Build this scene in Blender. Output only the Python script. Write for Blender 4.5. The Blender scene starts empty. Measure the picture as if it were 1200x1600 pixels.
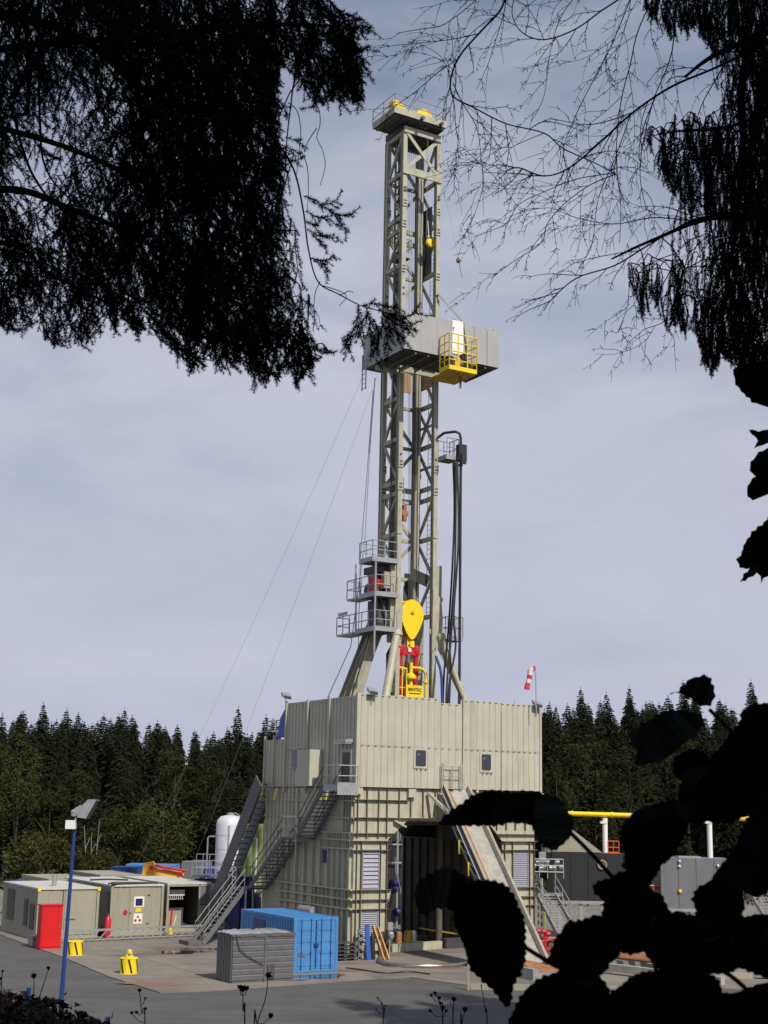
import bpy, math, random
import numpy as np
from mathutils import Vector, Matrix
random.seed(7); rng=np.random.default_rng(7)
SC=bpy.context.scene; COL=SC.collection
R_=math.radians
# ---------------- camera ----------------
FPX=2150.; HOR=458.; ROLL=.018; CH=8.0; PITCH=math.atan(HOR/FPX)
cF=Vector((0,math.cos(PITCH),math.sin(PITCH))); cR=Vector((1,0,0)); cU=Vector((0,-math.sin(PITCH),math.cos(PITCH)))
ca,sa=math.cos(ROLL),math.sin(ROLL)
cr=cR*ca+cU*sa; cu=cU*ca-cR*sa
cam=bpy.data.cameras.new('camera'); camo=bpy.data.objects.new('camera',cam); COL.objects.link(camo)
cam.sensor_fit='VERTICAL'; cam.sensor_height=24.; cam.lens=24.*FPX/1600.; cam.clip_start=.1; cam.clip_end=4000
M=Matrix(((cr.x,cu.x,-cF.x,0),(cr.y,cu.y,-cF.y,0),(cr.z,cu.z,-cF.z,CH),(0,0,0,1)))
camo.matrix_world=M; SC.camera=camo
cam.dof.use_dof=True; cam.dof.focus_distance=85.; cam.dof.aperture_fstop=15.
SC.render.resolution_x=768; SC.render.resolution_y=1024
# ---------------- sun, sky, exposure ----------------
SUN=Vector((.565,-.825,1.0)).normalized()
sl=bpy.data.lights.new('sun','SUN'); sl.energy=3.8; sl.angle=R_(.6); sl.color=(1,.94,.84)
so=bpy.data.objects.new('sun',sl); COL.objects.link(so); so.location=(60,-60,80)
so.rotation_euler=SUN.to_track_quat('Z','Y').to_euler()
W=bpy.data.worlds.new('World'); SC.world=W; W.use_nodes=True
nt=W.node_tree; nt.nodes.clear()
def N(t,ty,**k):
    n=t.nodes.new(ty)
    for a,b in k.items(): setattr(n,a,b)
    return n
out=N(nt,'ShaderNodeOutputWorld'); bg=N(nt,'ShaderNodeBackground'); bg.inputs[1].default_value=1.0
sky=N(nt,'ShaderNodeTexSky',sky_type='NISHITA'); sky.sun_disc=False
sky.sun_elevation=math.asin(SUN.z); sky.sun_rotation=math.atan2(SUN.x,SUN.y); sky.air_density=1.0; sky.dust_density=1.5
tc=N(nt,'ShaderNodeTexCoord'); sep=N(nt,'ShaderNodeSeparateXYZ'); nt.links.new(tc.outputs['Generated'],sep.inputs[0])
sc_=N(nt,'ShaderNodeVectorMath',operation='SCALE'); sc_.inputs[3].default_value=.09
nt.links.new(sky.outputs[0],sc_.inputs[0])
mp=N(nt,'ShaderNodeMapping'); mp.inputs['Scale'].default_value=(1.5,1.5,3.6); mp.inputs['Rotation'].default_value=(0.25,0.1,.3)
nt.links.new(tc.outputs['Generated'],mp.inputs[0])
no=N(nt,'ShaderNodeTexNoise'); no.inputs['Scale'].default_value=3.4; no.inputs['Detail'].default_value=9; no.inputs['Roughness'].default_value=.55; no.inputs['Distortion'].default_value=.4
nt.links.new(mp.outputs[0],no.inputs[0])
# cloud cover: thick veil low down, thinner higher up
r1=N(nt,'ShaderNodeMapRange'); r1.inputs[1].default_value=.20; r1.inputs[2].default_value=.63; r1.inputs[3].default_value=1.15; r1.inputs[4].default_value=.2
nt.links.new(sep.outputs[2],r1.inputs[0])
r2=N(nt,'ShaderNodeMapRange'); r2.inputs[1].default_value=.32; r2.inputs[2].default_value=.68; r2.inputs[3].default_value=-.20; r2.inputs[4].default_value=.16
nt.links.new(no.outputs[0],r2.inputs[0])
ad=N(nt,'ShaderNodeMath',operation='ADD',use_clamp=True); nt.links.new(r1.outputs[0],ad.inputs[0]); nt.links.new(r2.outputs[0],ad.inputs[1])
cr2=N(nt,'ShaderNodeValToRGB'); e=cr2.color_ramp.elements; e[0].position=.3; e[0].color=(.43,.455,.585,1); e[1].position=.75; e[1].color=(.53,.545,.635,1)
nt.links.new(no.outputs[0],cr2.inputs[0])
mx=N(nt,'ShaderNodeMix',data_type='RGBA'); nt.links.new(ad.outputs[0],mx.inputs[0]); nt.links.new(sc_.outputs[0],mx.inputs[6]); nt.links.new(cr2.outputs[0],mx.inputs[7])
nt.links.new(mx.outputs[2],bg.inputs[0]); nt.links.new(bg.outputs[0],out.inputs[0])
SC.view_settings.view_transform='Standard'; SC.view_settings.look='None'; SC.view_settings.gamma=1; SC.view_settings.exposure=0.1

# ---------------- frames ----------------
def ray(x,y):
    u=x-600.;v=800.-y
    return cF*FPX+cR*(u*ca-v*sa)+cU*(u*sa+v*ca)
CAM=Vector((0,0,CH))
def gp(x,y,z=0.):
    d=ray(x,y); return CAM+d*((z-CH)/d.z)
def atY(x,y,Y):
    d=ray(x,y); return CAM+d*(Y/d.y)
def atD(x,y,D):
    d=ray(x,y); return CAM+d.normalized()*D
AL=R_(30.5); O=Vector((-1.23,75.77,0))
ex=Vector((math.cos(AL),math.sin(AL),0)); ey=Vector((-math.sin(AL),math.cos(AL),0))
def RW(p): return O+ex*p[0]+ey*p[1]+Vector((0,0,p[2]))
def WR(p): d=Vector(p)-O; return Vector((d.dot(ex),d.dot(ey),d.z))
def FP(x,y,Y):      # point of the rig-frame plane y=Y seen at a photo pixel
    o=WR(CAM); r=ray(x,y); d=Vector((r.dot(ex),r.dot(ey),r.z)); return o+d*((Y-o.y)/d.y)
def LP(x,y,X):
    o=WR(CAM); r=ray(x,y); d=Vector((r.dot(ex),r.dot(ey),r.z)); return o+d*((X-o.x)/d.x)
def prj(P):
    d=Vector(P)-CAM; k=FPX/d.dot(cF); a=d.dot(cR)*k; b=d.dot(cU)*k
    return 600+a*ca+b*sa, 800-(-a*sa+b*ca)

# ---------------- materials ----------------
def mat(name,col,rough=.6,metal=0.,var=.12,vscale=3.,streak=0.,scol=(.12,.09,.06),bump=0.,bscale=30.,rnd=0.,spec=.5):
    m=bpy.data.materials.new(name); m.use_nodes=True; t=m.node_tree; b=t.nodes['Principled BSDF']
    b.inputs['Roughness'].default_value=rough; b.inputs['Metallic'].default_value=metal; b.inputs['Specular IOR Level'].default_value=spec
    tcn=N(t,'ShaderNodeTexCoord'); n=N(t,'ShaderNodeTexNoise'); n.inputs['Scale'].default_value=vscale; n.inputs['Detail'].default_value=6; n.inputs['Roughness'].default_value=.65
    t.links.new(tcn.outputs['Object'],n.inputs[0])
    rp=N(t,'ShaderNodeValToRGB'); a,c=rp.color_ramp.elements; a.position=.3;c.position=.7
    a.color=tuple(max(0,x*(1-var)) for x in col)+(1,); c.color=tuple(min(1,x*(1+var)) for x in col)+(1,)
    t.links.new(n.outputs[0],rp.inputs[0]); src=rp.outputs[0]
    if streak>0:
        mpp=N(t,'ShaderNodeMapping'); mpp.inputs['Scale'].default_value=(3.5,3.5,.22); t.links.new(tcn.outputs['Object'],mpp.inputs[0])
        n2=N(t,'ShaderNodeTexNoise'); n2.inputs['Scale'].default_value=1.6; n2.inputs['Detail'].default_value=5; t.links.new(mpp.outputs[0],n2.inputs[0])
        mr=N(t,'ShaderNodeMapRange'); mr.inputs[1].default_value=.52; mr.inputs[2].default_value=.78; mr.inputs[3].default_value=0; mr.inputs[4].default_value=streak
        t.links.new(n2.outputs[0],mr.inputs[0]); mm=N(t,'ShaderNodeMix',data_type='RGBA'); t.links.new(mr.outputs[0],mm.inputs[0]); t.links.new(src,mm.inputs[6]); mm.inputs[7].default_value=scol+(1,)
        src=mm.outputs[2]
    if rnd>0:
        oi=N(t,'ShaderNodeObjectInfo'); mr=N(t,'ShaderNodeMapRange'); mr.inputs[3].default_value=1-rnd; mr.inputs[4].default_value=1+rnd
        t.links.new(oi.outputs['Random'],mr.inputs[0]); vm=N(t,'ShaderNodeVectorMath',operation='SCALE'); t.links.new(src,vm.inputs[0]); t.links.new(mr.outputs[0],vm.inputs[3]); src=vm.outputs[0]
    t.links.new(src,b.inputs['Base Color'])
    if bump>0:
        n3=N(t,'ShaderNodeTexNoise'); n3.inputs['Scale'].default_value=bscale; n3.inputs['Detail'].default_value=4; t.links.new(tcn.outputs['Object'],n3.inputs[0])
        bp=N(t,'ShaderNodeBump'); bp.inputs['Strength'].default_value=bump; bp.inputs['Distance'].default_value=.02; t.links.new(n3.outputs[0],bp.inputs['Height']); t.links.new(bp.outputs[0],b.inputs['Normal'])
    return m
beige=mat('beige paint',(.45,.438,.35),.5,0,.09,.7,.42,(.27,.23,.16))
beige2=mat('weathered beige steel',(.44,.425,.32),.5,0,.12,2.5,.5,(.15,.10,.07))
mastm=mat('mast paint',(.40,.39,.295),.5,0,.16,1.8,.45,(.16,.13,.09))
cabm=mat('cabin paint',(.325,.315,.24),.5,0,.08,1.5,.35,(.25,.2,.14))
galv=mat('galvanised steel',(.36,.37,.38),.45,.35,.15,4.)
galvd=mat('dark grating',(.13,.13,.14),.7,.2,.2,6.)
stairm=mat('dull galvanised stair',(.20,.20,.205),.5,.3,.2,4.)
greyw=mat('grey wind wall',(.36,.36,.36),.5,.1,.08,1.,.2,(.2,.2,.2))
greyd=mat('dark grey box',(.06,.062,.066),.55,.0,.12,1.5,.3,(.2,.18,.15))
lgrey=mat('light blue grey box',(.15,.158,.175),.5,.0,.1,1.5,.3,(.2,.18,.15))
tarp=mat('grey tarpaulin',(.118,.118,.125),.42,.0,.15,3.,0,bump=.5,bscale=5.)
white=mat('white panel',(.78,.78,.76),.45,0,.04,2.)
yellow=mat('yellow paint',(.86,.62,.01),.4,0,.05,3.,.1,(.25,.17,.05))
yelrail=mat('yellow railing',(.80,.62,.06),.45,0,.08,3.)
yeld=mat('worn yellow deck',(.50,.33,.03),.6,0,.25,3.)
orange=mat('orange yellow paint',(.90,.42,.03),.45,0,.08,3.,.15,(.2,.1,.05))
red=mat('red paint',(.55,.015,.03),.4,0,.15,4.)
redcab=mat('red locker paint',(.62,.008,.012),.45,0,.05,2.)
redor=mat('orange red paint',(.65,.08,.02),.5,0,.1,3.)
blue=mat('blue container paint',(.06,.235,.52),.5,0,.14,2.2,.4,(.09,.13,.22))
navy=mat('navy plastic',(.008,.013,.10),.5,0,.2,3.)
tarpb=mat('blue tarpaulin',(.02,.09,.38),.5,0,.15,3.)
roofm=mat('cabin roof',(.55,.54,.48),.55,0,.12,1.2,.2,(.25,.22,.18))
polem=mat('blue pole paint',(.012,.048,.20),.4,0,.1,3.)
black=mat('black rubber',(.018,.018,.02),.5,0,.2,6.)
glass=mat('dark glass',(.03,.032,.045),.12,0,.3,2.,spec=.8)
tankd=mat('near black tank paint',(.02,.021,.023),.5,0,.1,1.5)
steel=mat('bare steel',(.42,.40,.38),.3,.9,.2,5.)
silver=mat('white silo paint',(.66,.66,.70),.4,.15,.06,1.,.2,(.4,.38,.38))
rust=mat('rusty steel',(.34,.15,.075),.7,.1,.35,3.,.4,(.2,.08,.04))
tray=mat('worn slide steel',(.40,.385,.34),.45,.1,.22,2.,.45,(.27,.17,.12))
wood=mat('plywood',(.42,.27,.17),.7,0,.12,3.,.3,(.25,.15,.1))
plank=mat('orange plank',(.62,.33,.10),.7,0,.2,5.)
louv=mat('louvre grey',(.33,.33,.40),.5,.1,.06,4.)
ylwgrn=mat('green tank paint',(.22,.27,.10),.5,0,.1,2.)
wred=mat('windsock red',(.62,.04,.07),.8,0,.05,4.); wwht=mat('windsock white',(.75,.74,.72),.8,0,.05,4.)
asph=mat('asphalt road',(.092,.09,.086),.85,0,.22,.35,0,bump=.4,bscale=40.)
conc=mat('concrete pad surface',(.215,.192,.158),.85,0,.2,.3,0,bump=.3,bscale=20.)
grass=mat('meadow grass',(.07,.085,.028),.95,0,.4,.15)
earth=mat('forest slope earth',(.045,.04,.022),.95,0,.4,1.5)
water=mat('wet puddle',(.05,.05,.06),.04,0,.2,1.,spec=1.)
oil=mat('rust brown spill',(.24,.12,.08),.5,0,.2,2.)
spr=mat('spruce needles far',(.019,.0235,.0115),.9,0,.5,.35,rnd=.35,spec=.1)
decid=mat('broadleaf crown',(.030,.034,.011),.9,0,.45,.7,rnd=.25,spec=.1)
decid2=mat('yellow green crown',(.040,.044,.012),.9,0,.45,.5,rnd=.2,spec=.1)
bark=mat('bark',(.06,.048,.035),.9,0,.3,6.,spec=.1)
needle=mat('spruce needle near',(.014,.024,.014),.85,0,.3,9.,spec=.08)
twigm=mat('dry twig bark',(.02,.015,.013),.9,0,.3,9.,spec=.05)
ribm=mat('shadow dark rib',(.20,.185,.135),.7,0,.2,2.,.3,(.12,.09,.06))  # darker beige for the front ribs, their shadow lines put into the colour
innerm=mat('tunnel shade tone',(.10,.092,.07),.8,0,.3,1.5,.4,(.04,.035,.03))  # bay shade put into the wall colour; tone reused on mast services
wirem=mat('pale wire',(.5,.5,.52),.5,0,.05,2.)
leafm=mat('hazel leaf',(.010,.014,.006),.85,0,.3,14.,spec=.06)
weedm=mat('dry weed',(.05,.038,.025),.9,0,.3,9.,spec=.1)
birch=mat('birch bark',(.30,.29,.26),.8,0,.3,3.)
# concrete: add stains and joints by richer mix
t=conc.node_tree; b=t.nodes['Principled BSDF']; src=b.inputs['Base Color'].links[0].from_socket
tcn=N(t,'ShaderNodeTexCoord'); n2=N(t,'ShaderNodeTexNoise'); n2.inputs['Scale'].default_value=.12; n2.inputs['Detail'].default_value=9; n2.inputs['Roughness'].default_value=.7; n2.inputs['Distortion'].default_value=1.2
t.links.new(tcn.outputs['Object'],n2.inputs[0]); mr=N(t,'ShaderNodeMapRange'); mr.inputs[1].default_value=.5; mr.inputs[2].default_value=.66; t.links.new(n2.outputs[0],mr.inputs[0])
mm=N(t,'ShaderNodeMix',data_type='RGBA'); t.links.new(mr.outputs[0],mm.inputs[0]); t.links.new(src,mm.inputs[6]); mm.inputs[7].default_value=(.13,.115,.095,1); t.links.new(mm.outputs[2],b.inputs['Base Color'])

def stains(m,scale,rot,stretch,lo,hi,col,fac):
    t=m.node_tree; b=t.nodes['Principled BSDF']; src=b.inputs['Base Color'].links[0].from_socket; c=N(t,'ShaderNodeTexCoord'); mp_=N(t,'ShaderNodeMapping'); mp_.inputs['Rotation'].default_value=(0,0,rot); mp_.inputs['Scale'].default_value=stretch
    n=N(t,'ShaderNodeTexNoise'); n.inputs['Scale'].default_value=scale; n.inputs['Detail'].default_value=8; n.inputs['Roughness'].default_value=.65; t.links.new(c.outputs['Object'],mp_.inputs[0]); t.links.new(mp_.outputs[0],n.inputs[0])
    mr=N(t,'ShaderNodeMapRange'); mr.inputs[1].default_value=lo; mr.inputs[2].default_value=hi; mr.inputs[4].default_value=fac; t.links.new(n.outputs[0],mr.inputs[0]); mm=N(t,'ShaderNodeMix',data_type='RGBA'); t.links.new(mr.outputs[0],mm.inputs[0]); t.links.new(src,mm.inputs[6]); mm.inputs[7].default_value=col; t.links.new(mm.outputs[2],b.inputs['Base Color'])
stains(conc,.9,-R_(30.5),(.16,1.6,1),.52,.70,(.12,.10,.08,1),.55); stains(conc,2.5,0,(1,1,1),.60,.68,(.30,.27,.22,1),.5); stains(conc,.35,.4,(1,.4,1),.60,.70,(.17,.11,.08,1),.6)
stains(asph,.8,.25,(.12,1.4,1),.5,.68,(.06,.058,.055,1),.6); stains(asph,1.6,0,(1,1,1),.58,.7,(.13,.125,.115,1),.5)
# ---------------- mesh builder ----------------
class MB:
    def __init__(s): s.v=[]; s.f=[]; s.sm=[]
    def add(s,vs,fs,smooth=False):
        o=len(s.v); s.v+=[tuple(x) for x in vs]; s.f+=[tuple(i+o for i in f) for f in fs]; s.sm+=[smooth]*len(fs); return s
    def box(s,x0,x1,y0,y1,z0,z1):
        return s.add([(x0,y0,z0),(x1,y0,z0),(x1,y1,z0),(x0,y1,z0),(x0,y0,z1),(x1,y0,z1),(x1,y1,z1),(x0,y1,z1)],
          [(3,2,1,0),(4,5,6,7),(0,1,5,4),(1,2,6,5),(2,3,7,6),(3,0,4,7)])
    def bar(s,p,q,w,h=None,up=(0,0,1)):
        h=h or w; p=Vector(p);q=Vector(q);d=(q-p).normalized(); u=Vector(up)
        if abs(d.dot(u))>.98: u=Vector((0,1,0))
        a=d.cross(u).normalized()*(w/2); c=a.cross(d).normalized()*(h/2)
        vs=[p-a-c,p+a-c,p+a+c,p-a+c,q-a-c,q+a-c,q+a+c,q-a+c]
        return s.add(vs,[(0,1,2,3),(7,6,5,4),(0,4,5,1),(1,5,6,2),(2,6,7,3),(3,7,4,0)])
    def tube(s,pts,r,n=8,r2=None,cap=True):
        pts=[Vector(p) for p in pts]; k=len(pts); vs=[];fs=[]
        pa=None
        for i,p in enumerate(pts):
            d=(pts[min(i+1,k-1)]-pts[max(i-1,0)]); d=d.normalized() if d.length>1e-9 else Vector((0,0,1))
            if pa is None:
                u=Vector((0,0,1)) if abs(d.z)<.9 else Vector((1,0,0)); pa=d.cross(u).normalized()
            else:
                pa=(pa-d*pa.dot(d)); pa=pa.normalized() if pa.length>1e-6 else d.orthogonal().normalized()
            pb=d.cross(pa); rr=r if r2 is None else r+(r2-r)*i/(k-1)
            for j in range(n):
                a=2*math.pi*j/n; vs.append(p+pa*(rr*math.cos(a))+pb*(rr*math.sin(a)))
        for i in range(k-1):
            for j in range(n):
                a=i*n+j;b=i*n+(j+1)%n; fs.append((a,b,b+n,a+n))
        s.add(vs,fs,n>4)
        if cap: s.add(vs[:n],[tuple(range(n))[::-1]]); s.add(vs[-n:],[tuple(range(n))])
        return s
    def lathe(s,c,prof,n=24,axis='z'):
        vs=[];fs=[]; c=Vector(c)
        for r,h in prof:
            for j in range(n):
                a=2*math.pi*j/n; x,y=r*math.cos(a),r*math.sin(a)
                vs.append(c+(Vector((x,y,h)) if axis=='z' else Vector((x,h,y)) if axis=='y' else Vector((h,x,y))))
        for i in range(len(prof)-1):
            for j in range(n):
                a=i*n+j;b=i*n+(j+1)%n; fs.append((a,b,b+n,a+n))
        return s.add(vs,fs,True)
    def prism(s,pts,off):   # pts: list of 3d points, off: extrusion vector
        n=len(pts); off=Vector(off); P=[Vector(p) for p in pts]; vs=P+[p+off for p in P]
        return s.add(vs,[tuple(range(n))[::-1],tuple(range(n,2*n))]+[(i,(i+1)%n,(i+1)%n+n,i+n) for i in range(n)])
    def corr(s,p,q,z0,z1,pitch=.4,depth=.06,nrm=(0,-1,0),flat=.62,slope=.08):
        # trapezoid sheet from p to q (xy), ribs standing out along nrm
        p=Vector((p[0],p[1],0));q=Vector((q[0],q[1],0)); L=(q-p).length; d=(q-p)/L; nn=Vector(nrm); n=max(1,round(L/pitch)); pt=L/n
        xs=[]
        for i in range(n):
            b=i*pt; xs+=[(b,0),(b+pt*(1-flat)*.5-pt*slope,0),(b+pt*(1-flat)*.5,1),(b+pt*(1-flat)*.5+pt*(flat-slope),1),(b+pt*(1-flat)*.5+pt*flat,0)]
        xs.append((L,0)); vs=[];fs=[]
        for t_,h in xs:
            b=p+d*t_+nn*(h*depth); vs+=[b+Vector((0,0,z0)),b+Vector((0,0,z1))]
        for i in range(len(xs)-1): fs.append((2*i,2*i+2,2*i+3,2*i+1))
        k=len(vs); back=[p-nn*.02+Vector((0,0,z0)),q-nn*.02+Vector((0,0,z0)),q-nn*.02+Vector((0,0,z1)),p-nn*.02+Vector((0,0,z1))]
        s.add(vs,fs); s.add(back,[(0,3,2,1)])
        # top and bottom caps
        top=[v for i,v in enumerate(vs) if i%2==1]; bot=[v for i,v in enumerate(vs) if i%2==0]
        for ring,bk in ((top,(back[3],back[2])),(bot,(back[0],back[1]))):
            s.add(ring+[bk[1],bk[0]],[tuple(range(len(ring)+2))])
        return s
BASE={}
def setp(o,label=None,cat=None,group=None,kind=None):
    if label: o['label']=label
    if cat: o['category']=cat
    if group: o['group']=group
    if kind: o['kind']=kind
    return o
def thing(name,label,cat,base=(0,0,0),frame='rig',group=None):
    o=bpy.data.objects.new(name,None); COL.objects.link(o); o.empty_display_size=.3
    if frame=='rig': o.location=RW(base); o.rotation_euler=(0,0,AL)
    else: o.location=base
    BASE[o.name]=Vector(base); return setp(o,label,cat,group)
def mesh_of(mb,name,m,b=(0,0,0)):
    me=bpy.data.meshes.new(name); b=Vector(b)
    me.from_pydata([(x-b.x,y-b.y,z-b.z) for x,y,z in mb.v],[],mb.f); me.polygons.foreach_set('use_smooth',mb.sm)
    if any(mb.sm): me.set_sharp_from_angle(angle=R_(40))
    me.materials.append(m); me.update(); return me
def part(name,mb,m,parent,label=None):
    b=BASE[parent.name]; o=bpy.data.objects.new(name,mesh_of(mb,name,m,b)); COL.objects.link(o); o.parent=parent; BASE[o.name]=b
    if label: o['label']=label
    return o
def solo(name,mb,m,label,cat,base=(0,0,0),frame='rig',group=None,kind=None):
    o=bpy.data.objects.new(name,mesh_of(mb,name,m,base)); COL.objects.link(o)
    if frame=='rig': o.location=RW(base); o.rotation_euler=(0,0,AL)
    else: o.location=base
    BASE[o.name]=Vector(base); return setp(o,label,cat,group,kind)
def ctree(o,parent=None):
    c=o.copy(); COL.objects.link(c); c.parent=parent; BASE[c.name]=BASE.get(o.name,Vector())
    for ch in o.children: ctree(ch,c)
    return c
def rail(mb,pts,h=1.1,n=2,sp=1.2,r=.025,closed=False):
    P=[Vector(p) for p in pts]
    if closed: P.append(P[0])
    for i in range(len(P)-1):
        a,b=P[i],P[i+1]; L=(b-a).length; k=max(1,round(L/sp))
        for j in range(k+1):
            q=a.lerp(b,j/k); mb.tube([q,q+Vector((0,0,h))],r,6)
        for l in range(n): 
            dz=Vector((0,0,h*(l+1)/n)); mb.tube([a+dz,b+dz],r,6)
    return mb
def stairs(root,p0,p1,wv,m_st,m_tr,m_r,hand=True,n=None,rh=1.0,thick=.28,r=.03):
    p0=Vector(p0);p1=Vector(p1);wv=Vector(wv)
    n=n or max(4,round(abs(p1.z-p0.z)/.22)); dirv=p1-p0
    for sgn in (0,1):
        b=MB(); b.bar(p0+wv*sgn,p1+wv*sgn,.07,thick); part('stringer',b,m_st,root)
    tr=MB(); run=Vector((dirv.x,dirv.y,0))/n
    for i in range(n):
        c=p0+dirv*((i+.5)/n); a=c+wv*.04; d=c+wv*.96; tr.bar(a,d,max(.2,run.length*.75),.05)
    part('treads',tr,m_tr,root)
    if hand:
        for sgn in (0,1):
            hb=MB(); a=p0+wv*sgn; d=p1+wv*sgn
            for l in (.5,1.0): hb.tube([a+Vector((0,0,rh*l+.1)),d+Vector((0,0,rh*l+.1))],r,6)
            k=max(2,round(dirv.length/1.6))
            for j in range(k+1):
                q=a.lerp(d,j/k); hb.tube([q,q+Vector((0,0,rh+.1))],r,6)
            part('handrail',hb,m_r,root)
def curve(P,n=14):
    P=[Vector(p) for p in P]; out=[]
    for a in range(len(P)-1):
        p0=P[max(a-1,0)];p1=P[a];p2=P[a+1];p3=P[min(a+2,len(P)-1)]
        for k in range(n):
            t_=k/n; out.append(.5*((2*p1)+(p2-p0)*t_+(2*p0-5*p1+4*p2-p3)*t_*t_+(3*p1-p0-3*p2+p3)*t_**3))
    out.append(P[-1]); return out
# ================= GROUND =================
def hgt(x,y):
    z=0.
    if y<46: 
        t=max(0.,min(1.,1-y/46.)); z=6.4*t**1.45
    if y<30: z+=.12*math.sin(x*1.3+y)+.1*math.sin(x*.6-y*.9)
    # bank at the left foreground
    if y<46: z+=1.2*math.exp(-((x+9)/6.)**2-((y-26)/9.)**2)
    yy=y-(150-.12*x)
    if yy>0:
        side=7.3+7.2/(1+math.exp(-(x-14)/16.))+2.6*math.exp(-((x+60)/24.)**2)-1.6*math.exp(-((x+31)/9.)**2)
        z+=side*min(1.,yy/95.)**1.1 + max(0,yy-95)*.012
    return z
g=MB(); xs=[-900,-500,-300,-200,-150,-120]+list(range(-100,101,5))+[120,150,200,300,500,900]; ys=[-300,-120,-60,-30]+list(range(-20,60,3))+list(range(60,280,8))+[320,400,600,1000,2000]
vs=[(x,y,hgt(x,y)-.02) for y in ys for x in xs]; nx=len(xs)
g.add(vs,[(j*nx+i,j*nx+i+1,(j+1)*nx+i+1,(j+1)*nx+i) for j in range(len(ys)-1) for i in range(nx-1)],True)
solo('ground',g,grass,None,None,(0,0,0),'world',kind='structure')
ms=MB(); 
def sheet(mb,pts,z): mb.add([(p[0],p[1],z) for p in pts],[tuple(range(len(pts)))])
# slope nearest the camera is bare forest earth
g=MB(); xs2=[-60+3*i for i in range(41)]; ys2=[-30+3*j for j in range(25)]; vs=[(x,y,hgt(x,y)+.01) for y in ys2 for x in xs2]; nx=len(xs2)
g.add(vs,[(j*nx+i,j*nx+i+1,(j+1)*nx+i+1,(j+1)*nx+i) for j in range(len(ys2)-1) for i in range(nx-1)],True)
solo('forest_slope',g,earth,None,None,(0,0,0),'world',kind='structure')
r=MB(); sheet(r,[(-70,46.3),(70,46.3),(70,130),(-70,130)],.0); solo('asphalt_road',r,asph,None,None,(0,0,0),'world',kind='structure')
pad=[gp(*q) for q in ((-220,1420),(0,1461),(100,1497),(170,1527),(250,1552),(330,1549),(455,1540),(560,1532),(640,1528),(735,1541),(900,1541),(1300,1548))]
pad=[(p.x,p.y) for p in pad]+[(60,135),(-60,135)]
k=MB(); k.prism([(x,y,-.05) for x,y in pad],(0,0,.09)); solo('concrete_pad',k,conc,None,None,(0,0,0),'world',kind='structure')
def blob(cx,cy,rx,ry,z,ang=0.,n=40,seed=0):
    rr=random.Random(seed); ph=[rr.uniform(0,6.3) for _ in range(5)]
    P=[]
    for i in range(n):
        a=2*math.pi*i/n; q=1+.22*math.sin(2*a+ph[0])+.16*math.sin(3*a+ph[1])+.1*math.sin(5*a+ph[2])+.06*math.sin(9*a+ph[3])
        x,y=rx*q*math.cos(a),ry*q*math.sin(a); P.append((cx+x*math.cos(ang)-y*math.sin(ang),cy+x*math.sin(ang)+y*math.cos(ang),z))
    return P
pd=[(gp(495,1527),1.5,.8,'puddle',water),(gp(455,1533),.8,.35,'puddle',water),(gp(280,1489),1.5,.9,'puddle',water),(gp(318,1484),1.2,.5,'puddle',water),(gp(545,1518),.9,.5,'oil_stain',oil),(gp(235,1538),1.4,.7,'oil_stain',oil),(gp(690,1512),1.5,.6,'oil_stain',oil)]
for i,(c,rx,ry,nm,mm_) in enumerate(pd):
    q=MB(); P=blob(c.x,c.y,rx,ry,.044+.0004*i,.1,seed=i); q.add(P,[tuple(range(len(P)))]); solo(nm,q,mm_,None,None,(0,0,0),'world',kind='structure')
# joints of the pad
j=MB()
for i in range(7):
    y0=-4+i*5.; j.bar(RW((-11,y0,.041)),RW((18,y0,.041)),.03,.004)
for i in range(8):
    x0=-10+i*5.; j.bar(RW((x0,-4.5,.0405)),RW((x0,28,.0405)),.03,.004)
solo('pad_joints',j,black,None,None,(0,0,0),'world',kind='structure')

# ================= SUBSTRUCTURE =================
sub=thing('rig_substructure','beige ribbed steel substructure with an arched drive-through under the rig floor','rig substructure',(0,0,0))
w=MB()
LD=11.0
w.prism([(0,.12,0),(2.12,.12,0),(2.12,.12,6.17),(3.33,.12,7.17),(8.72,.12,7.17),(9.74,.12,6.1),(9.74,.12,0),(12.0,.12,0),(12.0,.12,8.9),(0,.12,8.9)],(0,.12,0))
w.box(.0,.12,.24,LD,0,8.9); w.box(11.88,12.0,.24,LD,0,8.9)           # outer side walls
w.prism([(0,LD,0),(2.12,LD,0),(2.12,LD,6.17),(3.33,LD,7.17),(8.72,LD,7.17),(9.74,LD,6.1),(9.74,LD,0),(12,LD,0),(12,LD,8.9),(0,LD,8.9)],(0,.12,0))
w.box(.12,11.88,.24,LD,7.2,7.4); w.box(.12,2.0,.24,.36,0,.3)
part('wall',w,beige2,sub)
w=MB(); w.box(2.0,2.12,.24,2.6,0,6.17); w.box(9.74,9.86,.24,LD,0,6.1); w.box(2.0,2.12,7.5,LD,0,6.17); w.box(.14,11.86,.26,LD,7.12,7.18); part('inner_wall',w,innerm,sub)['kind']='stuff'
rb=MB(); D=.12
def hrib(x0,x1,z,d=.10): d=.2; rb.box(x0,x1,.12-d,.12,z-.011,z+.011)
def vrib(x,z0,z1,d=.16,w_=.02): rb.box(x-w_/2,x+w_/2,.123-d,.12,z0,z1)
for z,x0,x1 in ((8.28,-.1,3.35),(7.33,-.1,8.9),(6.5,-.1,2.55),(6.1,-.12,2.18),(5.62,-.12,2.12),(3.55,-.12,2.3),(3.05,-.12,2.2),(2.56,-.12,2.12),(.42,-.1,2.12)): hrib(x0,x1,z,.12)
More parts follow.
